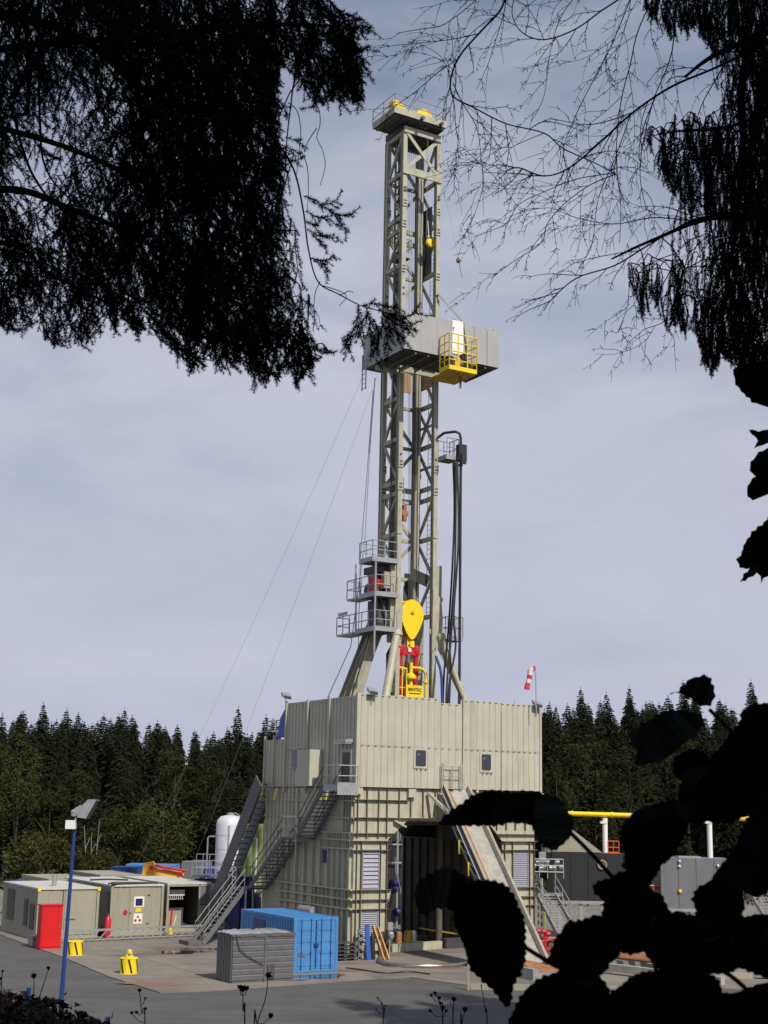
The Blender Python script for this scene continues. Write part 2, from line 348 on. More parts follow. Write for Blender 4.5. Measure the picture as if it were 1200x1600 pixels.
for z,x0,x1 in ((8.28,9.3,12.05),(7.33,8.9,12.05),(6.5,9.3,12.05),(6.1,9.7,12.1),(5.62,9.7,12.1),(3.55,9.7,12.1),(3.05,9.7,12.1),(2.56,9.7,12.1),(.42,9.7,12.1)): hrib(x0,x1,z,.12)
for x in (.14,.72,1.45,1.98): vrib(x,6.2,8.85)
for x in (2.75,): vrib(x,7.0,8.85)
for x in (3.5,4.3,5.1,5.9,6.7,7.5,8.3): vrib(x,7.36,8.85)
for x in (9.3,9.95,10.6,11.3,11.9): vrib(x,6.7,8.85)
for x in (.14,.42,1.62,2.02): vrib(x,.0,6.08)
for x in (9.85,10.4,11.6,11.92): vrib(x,.0,6.08)
part('front_rib',rb,ribm,sub)['kind']='stuff'; rb=MB()
# left side ribs (plane x=0)
def hl(y0,y1,z,d=.14): rb.box(-d,0,y0,y1,z-.04,z+.04)
def vl(y,z0,z1,d=.16,w_=.05): rb.box(-d,0.003,y-w_/2,y+w_/2,z0,z1)
for z in (8.2,7.3,6.5): hl(0,LD,z)
for z in (6.13,5.66): hl(0,3.6,z)
for z in (3.55,3.05,2.56): hl(0.,9.,z,.22)
for y in (.35,.95,1.55,2.2,2.8,3.7,4.6,5.6,6.6,7.6,8.4): vl(y,.0,6.1 if y>2.9 else 6.5)
for y in (.3,.6,.9,1.2): vl(y,5.66,8.8,.12)
for y in (1.9,2.5,3.1): vl(y,5.7,6.5,.12)
for y in (.7,2.0,3.3,4.2): vl(y,2.56,3.55,.2)
rb2=MB()
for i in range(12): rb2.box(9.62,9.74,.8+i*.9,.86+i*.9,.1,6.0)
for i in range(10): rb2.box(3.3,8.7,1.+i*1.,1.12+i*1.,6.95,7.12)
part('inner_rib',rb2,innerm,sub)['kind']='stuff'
part('rib',rb,beige2,sub)['kind']='stuff'
cs=MB(); cs.corr((0,LD+.02),(0,6.6),6.55,8.85,.5,.09,(-1,0,0)); part('corrugated_panel',cs,beige2,sub)
cs=MB(); cs.corr((0,LD+.02),(0,8.6),3.6,6.45,.5,.09,(-1,0,0)); part('corrugated_panel',cs,beige2,sub)
# haunch gusset plate
gs=MB(); gs.bar((2.45,-.02,7.18),(3.15,-.02,6.85),.22,.1); gs.prism([(2.05,.1,3.55),(2.35,.1,3.45),(2.2,.1,2.9),(2.05,.1,2.75)],(0,.06,0)); part('gusset',gs,beige2,sub)
def louvre(x0,x1,z0,z1,pitch):
    f=MB(); 
    for a in ((x0-.05,x0,z0-.05,z1+.05),(x1,x1+.05,z0-.05,z1+.05)): f.box(a[0],a[1],.03,.12,a[2],a[3])
    f.box(x0,x1,.03,.12,z1,z1+.05); f.box(x0,x1,.03,.12,z0-.05,z0)
    fr=part('louvre_frame',f,louv,sub); s=MB(); n=int((z1-z0)/pitch)
    for i in range(n):
        z=z0+(i+.5)*(z1-z0)/n; s.add([(x0,.105,z+pitch*.42),(x1,.105,z+pitch*.42),(x1,.045,z-pitch*.36),(x0,.045,z-pitch*.36),(x0,.113,z+pitch*.36),(x1,.113,z+pitch*.36),(x1,.053,z-pitch*.42),(x0,.053,z-pitch*.42)],[(0,1,2,3)[::-1],(4,5,6,7),(0,4,7,3),(1,2,6,5),(3,7,6,2),(0,1,5,4)])
    part('slats',s,louv,fr)
louvre(.56,1.52,3.62,5.62,.21); louvre(.52,1.52,.95,2.5,.1); louvre(10.52,11.48,3.62,5.6,.1); louvre(10.52,11.48,.95,2.5,.1)
# small side window and vent drum
s=MB(); s.box(-.05,.0,2.75,3.6,4.75,5.6); fr=part('side_window',s,louv,sub); s=MB(); s.box(-.06,-.052,2.82,3.53,4.82,5.53); part('pane',s,navy,fr)
s=MB(); s.tube([(-.45,5.2,2.25),(-.45,3.7,2.25)],.22,12); s.box(-.6,0,4.0,4.9,1.2,2.0); part('vent_unit',s,galv,sub)
# interior things under the floor
s=MB()
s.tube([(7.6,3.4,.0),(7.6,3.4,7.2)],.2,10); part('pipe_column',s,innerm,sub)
s=MB()
for y in (2.,3.): 
    s.tube([(9.2,y,.1),(9.2,y,1.8)],.05,6)
s.tube([(9.2,2,.7),(9.2,8,.7)],.05,6); part('inner_railing',s,yelrail,sub)

# ================= RIG FLOOR ENCLOSURE =================
enc=thing('rig_floor_enclosure','beige corrugated weather enclosure around the drill floor on top of the substructure','enclosure',(0,0,8.9))
ZB=8.95
fl=MB(); fl.box(-.08,12.4,.26,8.4,8.92,9.12); part('drill_floor',fl,galvd,enc)
def wallf(x0,x1,z1,nm='front_wall'):
    a=MB(); a.corr((x0,-.06),(x1,-.06),11.2,z1,.42,.03,(0,-1,0),.86,.04); 
    a.corr((x0,-.06),(x1,-.06),ZB,11.12,.42,.03,(0,-1,0),.86,.04); a.box(x0,x1,-.08,-.045,11.13,11.19); a.box(x0,x1,-.09,.02,z1,z1+.05)
    nb=round((x1-x0)/.42)
    o=part(nm,a,beige,enc)
    d=MB()
    for i in range(nb):
        x=x0+(i+.2)*(x1-x0)/nb
        for z in (11.15,z1-.03): d.box(x-.05,x+.05,-.115,-.06,z-.022,z+.022)
    part('fixing_bolt',d,greyd,o)['kind']='stuff'
    return o
wallf(.14,5.35,13.9); wallf(5.36,6.80,13.66); wallf(6.95,9.5,13.92); wallf(9.53,12.26,13.88)
for q_ in ((-.1,.13,-.11,.1,8.6,14.0),(12.27,12.42,-.11,.1,8.85,13.98),(6.82,6.93,-.16,.0,8.3,14.2)):
    c=MB(); c.box(*q_); part('corner_post',c,beige,enc)
for q_ in ((.13,.35,-.11,.1,8.55,8.9),(3.28,3.75,-.11,.1,8.45,8.9),(6.2,6.6,-.11,.1,8.4,8.9),(9.3,9.6,-.11,.1,8.5,8.9),(12.1,12.5,-.16,.1,8.75,8.84)):
    c=MB(); c.box(*q_); part('support_tab',c,beige,enc)
# left wall
a=MB(); a.corr((-.06,8.4),(-.06,.1),8.95,13.75,.42,.05,(-1,0,0))
a.box(-.12,.02,.1,8.4,13.75,13.85); part('side_wall',a,beige,enc)
s=MB()
for y in (2.95,5.6,8.35): s=MB(); s.box(-.22,-.1,y-.07,y+.07,8.6,13.95); part('wall_post',s,beige,enc)
s=MB(); s.box(-.17,-.1,5.7,8.25,11.15,11.23); part('wall_rail',s,beige,enc)
a=MB(); a.corr((12.35,.1),(12.35,8.4),8.95,13.8,.42,.05,(1,0,0)); part('side_wall',a,beige,enc)
a=MB(); a.corr((12.3,8.4),(-.06,8.4),8.95,13.8,.42,.05,(0,1,0)); part('rear_wall',a,beige,enc)
# rear porch
a=MB(); a.corr((-.06,11.2),(-.06,8.45),8.95,11.75,.42,.05,(-1,0,0)); a.corr((12.3,11.2),(-.06,11.2),8.95,11.75,.42,.05,(0,1,0)); a.box(0,12.2,8.5,11.15,11.4,11.5); part('porch_wall',a,beige,enc)
s=MB(); s.box(-.2,-.08,9.85,9.97,8.9,12.0); part('porch_post',s,beige,enc)
s=MB(); s.box(-.2,-.08,11.1,11.22,8.9,12.0); part('porch_post',s,beige,enc)
s=MB(); rail(s,[(.1,8.6,11.75),(-.05,8.6,11.75),(-.05,11.15,11.75),(4,11.15,11.75)],1.15,2,1.25,.035); part('porch_railing',s,galv,enc)
def win(x0,x1,z0,z1):
    f=MB(); P=[]; rr=.1
    def rrect(x0,x1,z0,z1,r,y):
        o=[]
        for cx,cz,a0 in ((x1-r,z1-r,0),(x0+r,z1-r,90),(x0+r,z0+r,180),(x1-r,z0+r,270)):
            for k in range(5): a=R_(a0+22.5*k); o.append((cx+r*math.cos(a),y,cz+r*math.sin(a)))
        return o
    f.prism(rrect(x0-.12,x1+.12,z0-.12,z1+.12,.06,-.13),(0,.07,0)); o=part('window_frame',f,beige,enc)
    f=MB(); f.prism(rrect(x0,x1,z0,z1,rr,-.145),(0,.012,0)); part('pane',f,glass,o)
    f=MB(); f.box(x0+.08,x0+.24,-.155,-.147,z1-.3,z1-.18); part('pane_reflection',f,galvd,o)  # small grey plate standing in for a reflection on the pane
    f=MB(); 
    for i in (0,1,2): f.box(x0+.03+i*.3,x0+.12+i*.3,-.16,-.13,z0-.2,z0-.15)
    part('clamp',f,greyd,o)
win(3.68,4.34,10.15,11.03); win(8.12,8.76,10.05,10.95)
# left wall door, window, ac, lamps
s=MB(); s.box(-.16,-.11,.35,1.5,8.95,10.95); dr=part('door',s,beige,enc); s=MB(); s.box(-.2,-.16,1.28,1.36,9.9,10.1); part('handle',s,steel,dr)
s=MB(); s.box(-.17,-.165,.5,1.35,9.2,10.8); part('door_panel',s,greyd,dr)
s=MB(); s.box(-.17,-.1,6.6,7.5,10.0,11.15); o=part('window_frame',s,louv,enc); s=MB(); s.box(-.18,-.172,6.7,7.4,10.08,11.07); part('pane',s,glass,o)
s=MB(); s.box(-.95,-.12,3.7,5.25,8.98,11.0); o=part('equipment_cabinet',s,beige,enc); s=MB(); s.box(-.92,-.15,3.685,3.698,9.0,10.98); part('cabinet_door',s,beige,o)
for y0,z,nm in ((.2,11.3,1),(4.7,9.25,1)):
    s=MB(); s.prism([(-.15,y0,z),(-.15,y0,z+.22),(-.6,y0,z+.16),(-.62,y0,z+.0)],(0,1.45,0)); o=part('lamp_housing',s,galv,enc); s=MB(); s.box(-.58,-.2,y0+.05,y0+1.4,z-.06,z-.002); part('diffuser',s,white,o)
for y in (9.0,10.9,3.2,2.6):
    s=MB(); s.bar((-.3,y,8.9),(-.45,y+.05,8.2),.16,.05,(1,0,0)); part('striped_pad_eye',s,yelrail,enc)
# floodlights on the roof line
def flood(p,nm_lab,rot=0):
    t_=thing('floodlight',nm_lab,'floodlight',p); x,y,z=p
    b=MB(); b.tube([(x,y+.05,z-.5),(x,y,z)],.03,6); part('bracket',b,galv,t_)
    b=MB(); b.prism([(x-.28,y-.22,z+.02),(x+.28,y-.22,z-.04),(x+.28,y+.1,z+.18),(x-.28,y+.1,z+.24)],(0,.02,.2)); part('housing',b,galv,t_)
    b=MB(); b.prism([(x-.24,y-.235,z+.04),(x+.24,y-.235,z-.02),(x+.24,y-.225,z+.14),(x-.24,y-.225,z+.2)],(0,.01,0)); part('glass',b,glass,t_)
flood((.75,-.2,13.92),'small grey floodlight above the near corner of the enclosure')
flood((12.0,-.2,13.8),'small grey floodlight at the right top corner of the enclosure')
flood((-.25,8.3,14.1),'small grey floodlight at the far left top corner of the enclosure')
s=MB(); s.prism([(-.15,8.5,11.9),(-.15,8.5,13.6),(-.15,9.2,13.0),(-.15,9.5,11.9)],(.5,0,0)); solo('tarpaulin',s,tarpb,'blue tarpaulin hanging at the far left end of the rig enclosure','tarpaulin',(-.15,8.5,11.8))
# gate in the front over the pipe ramp
gt=thing('pipe_gate','small rusty tubular gate at the top of the pipe slide','gate',(5.5,-.3,8.9))
s=MB()
for x in (5.32,5.42,6.58,6.68): s.tube([(x,-.28,8.9),(x,-.28,10.35)],.03,6)
for x in (5.95,6.03): s.tube([(x,-.3,8.95),(x,-.3,10.2)],.025,6)
for z in (9.65,10.2): s.tube([(5.45,-.3,z),(6.55,-.3,z)],.025,6)
part('gate_frame',s,tray,gt)

# ================= PIPE SLIDE =================
rp=thing('pipe_slide','long steep pipe slide with a rust streaked trough from the rig floor to the ground','pipe slide',(6,-9,0))
def RP(u,v,h):  # u 0 top..1 bottom ; v across
    a=Vector((5.45,-.2,8.95)).lerp(Vector((3.75,-9.6,.7)),u); b=Vector((7.0,-.2,8.95)).lerp(Vector((5.1,-9.85,.7)),u)
    nn=Vector((0,-.67,.74)); return a.lerp(b,v)+nn*h
s=MB(); prof=[(0,.32),(.02,.0),(.28,-.12),(.5,-.2),(.72,-.12),(.98,0),(1,.32)]
for h0,flip in ((0,0),(-.03,1)):
    vs=[RP(u/12,v,h+h0) for u in range(13) for v,h in prof]; n=len(prof)
    s.add(vs,[((i*n+j),(i*n+j+1),((i+1)*n+j+1),((i+1)*n+j))[::(-1 if flip else 1)] for i in range(12) for j in range(n-1)])
part('trough',s,tray,rp)
s=MB(); s.add([RP(u/12,v,h) for u in range(13) for v,h in ((.2,-.075),(.36,-.13))],[(2*i,2*i+1,2*i+3,2*i+2) for i in range(12)]); part('wear_strip',s,rust,rp)
for v in (-.05,.0,1.0,1.05):
    for h_ in (.02,.3):
        s=MB(); s.bar(RP(0,v,h_),RP(1.02,v,h_),.05,.07,(0,.3,1)); part('side_rail',s,galv if h_<.1 else mastm,rp)
for v in (-.03,1.02):
    s=MB(); s.bar(RP(0,v,.16),RP(1.02,v,.16),.03,.24,(0,.3,1)); part('side_web',s,galvd if v<0 else galv,rp)
for v in (-.16,):
    s=MB(); s.bar(RP(0.02,v,-.25),RP(.98,v,-.25),.05,.06); s.bar(RP(0.02,v,.1),RP(.98,v,.1),.05,.06)
    for i in range(14): s.bar(RP(i/14,v,-.25),RP((i+1)/14,v,.1),.04,.04)
    part('side_truss',s,galv,rp)
s=MB()
for i in range(5):
    q=RP(.32+i*.13,-.2,-.1); s.bar(q,q+Vector((-.05,-.1,-.7)),.09,.04,(0,1,0))
part('hanging_strap',s,yelrail,rp)
s=MB(); s.bar((7.9,.0,8.9),(7.3,-1.6,7.2),.12,.12); s.bar((4.6,.0,8.7),(5.3,-1.9,7.2),.16,.16); part('brace_arm',s,beige,rp)
# foot of the slide and catwalk
ct=thing('catwalk_trough','low rusty pipe catwalk lying on the ground at the foot of the slide','catwalk',(6,-10,0))
s=MB(); s.box(3.8,5.7,-11.0,-9.1,.0,.35); s.box(3.5,3.8,-11.1,-8.9,.0,.55); s.box(5.7,5.9,-11.1,-8.9,0,.55); part('frame',s,galv,ct)
s=MB(); s.prism([(3.85,-10.9,.36),(5.65,-10.9,.36),(5.65,-9.2,.75),(3.85,-9.2,.75)],(0,0,.04)); part('deck',s,rust,ct)
cw=thing('pipe_rack','long low steel pipe rack lying on the pad behind the foreground leaves','pipe rack',(12,-6,0))
s=MB(); p=gp(890,1515); q=gp(1130,1545)
for dy in (0,1.2,2.4,3.6):
    a=WR(p+Vector((0,dy*2.2,.35))); b=WR(q+Vector((0,dy*2.2,.35))); s.bar(a,b,.35,.35)
part('beam',s,tray,cw)
s=MB(); 
for dy in range(7): 
    a=WR(p+Vector((.5,dy*.5+1,.75))); b=WR(q+Vector((0,dy*.5+1,.75))); s.tube([a,b],.09,8)
part('pipes',s,rust,cw)

# ================= MAST =================
mast=thing('drilling_mast','tall beige lattice drilling mast rising from the enclosed rig floor','mast',(5.8,4.5,9.2))
X0,X1,Y0,Y1=4.40,7.22,3.4,5.75; ZT=50.3
def leg(x0,x1,y0,y1,z0,z1):
    b=MB(); t_=.05; xm=(x0+x1)/2; b.box(x0,x1,y0,y0+t_,z0,z1); b.box(x0,x1,y1-t_,y1,z0,z1); b.box(xm-.03,xm+.03,y0+t_,y1-t_,z0,z1)
    b.box(x0+.0,x0+.05,y0+t_,y0+.16,z0,z1); b.box(x1-.05,x1,y0+t_,y0+.16,z0,z1)
    for z in (20,24.2,26.9,28.3,37.3,40.9,43.9,45.3): 
        if z0<z<z1:
            b.box(x0-.03,x1+.03,y0-.05,y0-.0,z-.25,z+.25)
    o=part('mast_leg',b,mastm,mast); d=MB()
    for z in (26.9,28.3,40.9,43.9,45.3,46.2): d.box(x0+.03,x1-.03,y0-.07,y0-.05,z-.12,z-.04); d.box(x0+.03,x1-.03,y0-.07,y0-.05,z+.1,z+.16)
    for z in (28.9,39.6,39.2): d.lathe(((x0+x1)/2,y0-.06,z),[(.0,0),(.06,0),(.06,.05)],10,'y')
    part('bolt_plate',d,greyd,o)
leg(X0,X0+.29,Y0,Y0+.34,9.2,ZT); leg(X1-.27,X1,Y0,Y0+.34,9.2,ZT); leg(X0,X0+.29,Y1-.34,Y1,18,ZT); leg(X1-.3,X1,Y1-.34,Y1,18,ZT)
levels=[50.2,47.4,44.4,43.6,41.2,38.4,35.5,32.5,29.9,27.2,26.5,24.0,21.6,19.2]
s=MB(); s.bar((X0,Y0-.05,50.3),(X1,Y0-.05,50.3),.1,.42); part('front_beam',s,mastm,mast)
s=MB(); s.bar((X0-.05,Y0-.05,47.5),(X1+.08,Y0-.05,47.5),.1,.5); part('front_beam',s,mastm,mast)
s=MB(); s.bar((X0+.25,Y0-.02,50.1),(X1-.25,Y0-.02,47.7),.06,.22,(0,0,1)); part('cross_brace',s,mastm,mast)
s=MB(); s.bar((X0+.25,Y0+.05,47.7),(X1-.25,Y0+.05,50.1),.06,.24,(0,0,1)); part('cross_brace',s,mastm,mast)
for side,xx in (('l',X0+.14),('r',X1-.14)):
    for z in levels: s=MB(); s.bar((xx,Y0+.2,z),(xx,Y1-.2,z),.16,.26); part('side_beam',s,mastm,mast)
    prs=[(levels[i],levels[i+1]) for i in range(len(levels)-1) if levels[i]-levels[i+1]>1]
    for i,(za,zb) in enumerate(prs):
        s=MB()
        if i%2==0: s.bar((xx,Y0+.25,za),(xx,Y1-.25,zb),.12,.18)
        else: s.bar((xx,Y1-.25,za),(xx,Y0+.25,zb),.12,.18)
        if side=='r' and i in (4,6,7): s.bar((xx,Y1-.25,za),(xx,Y0+.25,zb),.12,.16); s.bar((xx,Y1-.25,(za+zb)/2),(xx,Y0+.25,(za+zb)/2),.1,.14)
        part('diagonal_brace',s,mastm,mast)
for z in levels: s=MB(); s.bar((X0+.2,Y1-.17,z),(X1-.2,Y1-.17,z),.16,.3 if z in (27.2,26.5,43.6,44.4) else .2); part('rear_beam',s,mastm,mast)
for i,(za,zb) in enumerate(prs):
    xm=(X0+X1)/2; s=MB()
    if i%2==0: s.bar((X0+.2,Y1-.17,za),(X1-.3,Y1-.17,zb),.12,.2)
    else: s.bar((X0+.2,Y1-.17,zb),(X1-.2,Y1-.17,za),.12,.2)
    part('rear_brace',s,mastm,mast)
# rear guide column (broad, light) seen in the middle of the mast
s=MB(); s.box(6.52,6.67,4.9,4.95,19,49.5); part('guide_rail',s,mastm,mast)
s=MB(); s.box(6.75,6.90,4.9,4.95,19,49.5); part('guide_rail',s,mastm,mast)
s=MB(); s.box(6.49,6.93,4.96,5.3,19,49.5); part('guide_column',s,innerm,mast)
# services on the left face: pipes and cable tray
s=MB()
for i,(x,y,r_) in enumerate(((4.75,4.0,.06),(4.8,4.25,.045),(4.85,4.5,.07),(4.6,4.75,.04),(4.95,4.9,.05),(4.35,4.2,.035))): s.tube([(x,y,18),(x+.05,y,35),(x,y,49.8)],r_,6)
part('service_pipes',s,innerm,mast)
s=MB(); s.box(4.55,4.62,3.95,4.5,18,41); s.box(4.5,4.56,3.9,4.0,18,44); 
for i in range(60): s.box(4.5,4.62,3.95,4.5,18.2+i*.5,18.24+i*.5)
part('cable_tray',s,innerm,mast)
s=MB(); s.box(7.0,7.05,4.1,5.1,41.3,45.9); part('counterweight_panel',s,greyd,mast)
lad=MB(); 
for y in (4.0,4.42): lad.tube([(7.15,y,19),(7.15,y,46)],.02,5)
for i in range(90): lad.tube([(7.15,4.0,19.2+i*.3),(7.15,4.42,19.2+i*.3)],.014,4)
part('ladder',lad,galv,mast)
s=MB()
for i in range(8):
    x=5.35+.14*i; s.tube([(x,4.45,50.5),(5.6+.07*i,4.0,20)],.013,4)
part('drilling_line',s,galvd,mast)
s=MB(); s.tube([(6.15,3.3,50.6),(6.15,3.3,43)],.012,4); s.tube([(6.95,3.2,50.6),(7.1,3.1,49)],.012,4); part('tugger_line',s,galv,mast)
# A-frame legs
def col(a,b,w_,h_,lab=None,up=(0,0,1)):
    q=MB(); a=Vector(a);b=Vector(b); d=(b-a).normalized(); u=Vector(up); s1=d.cross(u).normalized(); u2=s1.cross(d)
    for sg in (-1,1): q.bar(a+s1*sg*w_*.5,b+s1*sg*w_*.5,.06,h_,up)
    q.bar(a,b,w_,.08,up); part('support_leg',q,mastm,mast,lab)
s=MB(); s.tube([(4.35,3.2,18.0),(1.5,1.0,9.2)],.25,14); s.lathe((4.33,3.2,17.9),[(0,.35),(.2,.3),(.34,.1),(.36,-.1),(.25,-.2)],14); part('hydraulic_strut',s,mastm,mast)
s=MB(); s.tube([(7.35,3.2,18.0),(10.1,1.0,9.2)],.2,14); s.lathe((7.5,3.2,17.9),[(0,.3),(.2,.25),(.3,.1),(.3,-.1),(.2,-.2)],14); part('hydraulic_strut',s,mastm,mast)
col((4.2,5.4,18.6),(1.7,8.0,9.2),.5,.95,up=(1,0,0)); col((3.7,4.6,18.2),(1.4,5.6,9.2),.35,.6,up=(1,0,0))
col((7.1,5.6,19.2),(8.6,8.2,9.2),.5,.9,up=(1,0,0)); col((6.5,5.7,18.6),(8.1,8.2,9.2),.4,.7,up=(1,0,0)); s=MB(); s.bar((6.9,3.5,18.4),(9.9,1.6,11),.12,.3); part('support_leg',s,mastm,mast)
s=MB(); s.box(7.25,7.62,3.45,3.85,18.0,22.3); s.box(7.22,7.68,3.4,3.9,20.1,20.35); part('pivot_box',s,mastm,mast)
s=MB(); s.box(4.0,4.36,3.42,3.8,17.4,22.0); s.box(3.6,3.998,3.5,3.9,20.6,21.6); part('pivot_box',s,mastm,mast)
s=MB(); s.prism([(X0-.25,3.3,17.2),(X0+.3,3.3,17.2),(X0+.4,3.3,19.5),(X0-.05,3.3,21.2)],(0,.1,0)); part('gusset_plate',s,mastm,mast); s=MB(); s.prism([(X1-.35,3.3,17.0),(X1+.5,3.3,17.9),(X1+.3,3.3,20.2),(X1-.3,3.3,20.8)],(0,.1,0)); part('gusset_plate',s,mastm,mast)
s=MB(); s.bar((6.4,5.0,21.9),(7.1,4.2,21.4),.3,.7); s.bar((6.3,5.6,21.6),(7.2,5.6,21.6),.15,.8); s.box(6.2,7.1,5.5,5.6,18.6,21.2); part('winch_panel',s,greyd,mast)
# platforms
def plat(x0,x1,y0,y1,z,sides,nm='platform',rh=1.1,sp=.8):
    b=MB(); b.box(x0,x1,y0,y1,z-.12,z); b.box(x0-.02,x1,y0-.03,y0,z-.16,z+.12); b.box(x0-.03,x0,y0,y1,z-.16,z+.12); b.box(x0,x1,y1,y1+.03,z-.16,z+.12)
    o=part(nm,b,galv,mast); r_=MB()
    for P in sides: rail(r_,P,rh,2,sp,.028)
    part('railing',r_,galv,o)
    u=MB(); u.box(x0+.04,x1-.04,y0+.04,y1-.04,z-.17,z-.125); part('grating',u,galvd,o); return o
plat(2.5,4.3,3.05,4.6,22.2,[[(4.2,3.05,22.2),(2.5,3.05,22.2),(2.5,4.6,22.2),(4.3,4.6,22.2)]])
plat(2.7,4.3,3.0,4.9,20.15,[[(4.2,3.0,20.15),(2.7,3.0,20.15),(2.7,6.4,20.15),(3.6,6.4,20.15)]]); s=MB(); s.box(2.7,3.6,4.9,6.4,20.03,20.15); part('platform',s,galv,mast)
plat(2.7,4.3,3.0,5.2,18.1,[[(4.2,3.0,18.1),(2.7,3.0,18.1),(2.7,7.6,18.1),(3.6,7.6,18.1)]],rh=1.05); s=MB(); s.box(2.7,3.7,5.2,7.6,17.98,18.1); part('platform',s,galv,mast)
s=MB(); s.tube([(2.7,5.2,18),(2.7,5.4,22.2)],.05,6); s.tube([(2.7,3.0,16.5),(2.7,3.0,22)],.06,6); part('platform_post',s,galv,mast)
s=MB(); s.box(2.66,2.7,6.3,7.4,19.2,19.4); part('sign_board',s,galv,mast)
plat(7.25,8.15,2.5,3.5,28.95,[[(7.3,2.5,28.95),(8.15,2.5,28.95),(8.15,3.5,28.95),(7.3,3.5,28.95)]],rh=1.2,sp=.5)
plat(7.8,8.8,2.9,3.8,17.9,[[(7.85,2.9,17.9),(8.8,2.9,17.9),(8.8,3.8,17.9),(7.85,3.8,17.9),(7.85,2.9,17.9)]],rh=1.3,sp=.5)
plat(4.75,5.5,4.1,5.3,42.1,[[(4.75,4.1,42.1),(5.5,4.1,42.1),(5.5,5.2,42.1)]],rh=1.1,sp=.35)
s=MB(); rail(s,[(6.75,4.95,42.6),(7.25,4.95,42.6),(7.25,5.5,42.6)],1.4,2,.25,.025); s.box(6.7,7.3,4.9,5.5,42.45,42.6); part('ladder_cage',s,galv,mast)
# crown platform
s=MB(); s.box(3.3,7.15,2.75,5.5,50.9,51.02); s.box(3.3,7.15,2.72,2.75,50.85,51.3); s.box(3.27,3.3,2.72,5.5,50.85,51.3); s.box(7.15,7.18,2.72,5.5,50.85,51.3)
cp=part('crown_platform',s,mastm,mast); s=MB(); s.box(3.4,7.1,2.85,5.4,50.82,50.89)
for i in range(7): s.box(3.45+i*.6,3.5+i*.6,2.9,5.3,50.7,50.8)
part('grating',s,galvd,cp)
s=MB(); s.box(4.4,7.2,3.7,5.7,50.35,50.8); part('crown_beam',s,greyd,cp)
s=MB(); rail(s,[(3.3,2.75,51.02),(7.15,2.75,51.02),(7.15,5.5,51.02),(3.3,5.5,51.02)],1.15,2,1.35,.028,True); part('railing',s,galv,cp)
for cx,cy,r_,n_ in ((4.0,3.5,.42,3),(5.95,3.7,.66,1)):
    s=MB(); s.lathe((cx,cy,51.45),[(0,-.3),(r_,-.3),(r_*1.04,-.15),(r_*.94,0),(r_*1.04,.15),(r_,.3),(0,.3)],24,'y'); part('crown_sheave',s,yellow,cp)
s=MB(); s.box(3.35,3.75,3.0,3.6,51.05,51.9); s.box(4.6,5.0,3.0,3.5,51.05,51.5); part('sheave_guard',s,yellow,cp)
s=MB(); 
for x in (5.3,6.75): s.lathe((x,2.6,50.95),[(0,-.1),(.13,-.1),(.13,.1),(0,.1)],12,'y'); s.bar((x,2.7,51.0),(x,2.5,50.9),.08,.1)
part('line_guide',s,galvd,cp)

# ================= RACKING BOARD =================
rk=thing('racking_board','grey sheet metal racking board box hung round the mast at two thirds height','racking board',(6,2.5,34.3))
s=MB(); s.box(2.62,9.42,0,.06,34.3,36.62); ww=part('wind_wall',s,greyw,rk)
for x_ in (3.75,4.9,7.55,8.5):
    s=MB(); s.box(x_,x_+.03,-.012,-.001,34.32,36.6); part('panel_seam',s,galvd if x_>7 else greyw,ww)
s=MB(); s.box(2.62,2.68,.06,4.9,34.3,36.5); part('wind_wall',s,greyw,rk)
s=MB(); s.box(9.36,9.42,.06,3.7,34.3,36.5); s.box(2.68,4.0,4.84,4.9,34.3,36.3); part('wind_wall',s,greyw,rk)
s=MB(); s.box(2.68,4.2,.06,4.84,34.36,34.46); s.box(7.4,9.36,.06,3.7,34.36,34.46); s.box(4.2,7.4,.06,2.6,34.36,34.46)
for i in range(9): s.box(2.75,9.3,.2+i*.3,.28+i*.3,34.22,34.36)
for x in (3.4,4.3,5.2,7.3,8.4): s.box(x,x+.12,.1,3.6,34.12,34.3)
part('board_floor',s,galvd,rk)
s=MB(); s.box(4.2,7.5,3.05,3.2,34.0,34.25); s.box(4.2,4.35,2.2,3.2,34.,34.2); s.box(2.7,4.3,3.4,3.5,33.9,34.2); part('support_beam',s,mastm,rk)
s=MB(); s.box(5.75,6.4,5.35,5.4,33.5,35.2); part('plywood_screen',s,wood,rk)
s=MB(); s.box(6.95,7.0,3.8,5.35,33.65,35.2); part('plywood_screen',s,wood,rk)
s=MB(); s.box(5.95,6.75,-.05,-.01,34.6,36.72); part('door_panel',s,white,rk)
s=MB(); s.box(6.0,6.05,-.056,-.051,36.0,36.25); s.box(6.05,6.11,-.056,-.051,36.2,36.25); part('door_mark',s,greyd,rk)
s=MB(); s.bar((7.0,3.3,39.7),(9.0,1.6,36.5),.1,.1); part('stay_bar',s,mastm,rk)
s=MB(); s.tube([(6.75,-.03,36.7),(6.85,-.05,35.9),(6.95,-.08,35.0)],.03,5); s.tube([(6.0,0,36.8),(6.4,0,36.7),(6.8,0,36.72)],.02,5); part('cable',s,greyd,rk)
s=MB(); 
for y in (4.4,4.85): s.tube([(2.55,y,32.9),(2.55,y,35.2)],.04,6)
for i in range(7): s.tube([(2.55,4.4,33+i*.3),(2.55,4.85,33+i*.3)],.02,5)
part('hanging_ladder',s,galv,rk)
s=MB(); s.box(9.0,9.4,.0,.3,36.62,36.7); part('roof_bracket',s,galv,rk)
s=MB(); s.lathe((8.5,.1,36.6),[(0,0),(.08,0),(.08,.15),(0,.18)],8); part('roof_bracket',s,galv,rk)
bk=thing('access_basket','yellow railed work basket fixed to the front of the grey racking board','basket',(6,-.5,33.3))
bx0,bx1,by0,by1,bz=5.05,7.0,-1.1,-.08,33.25
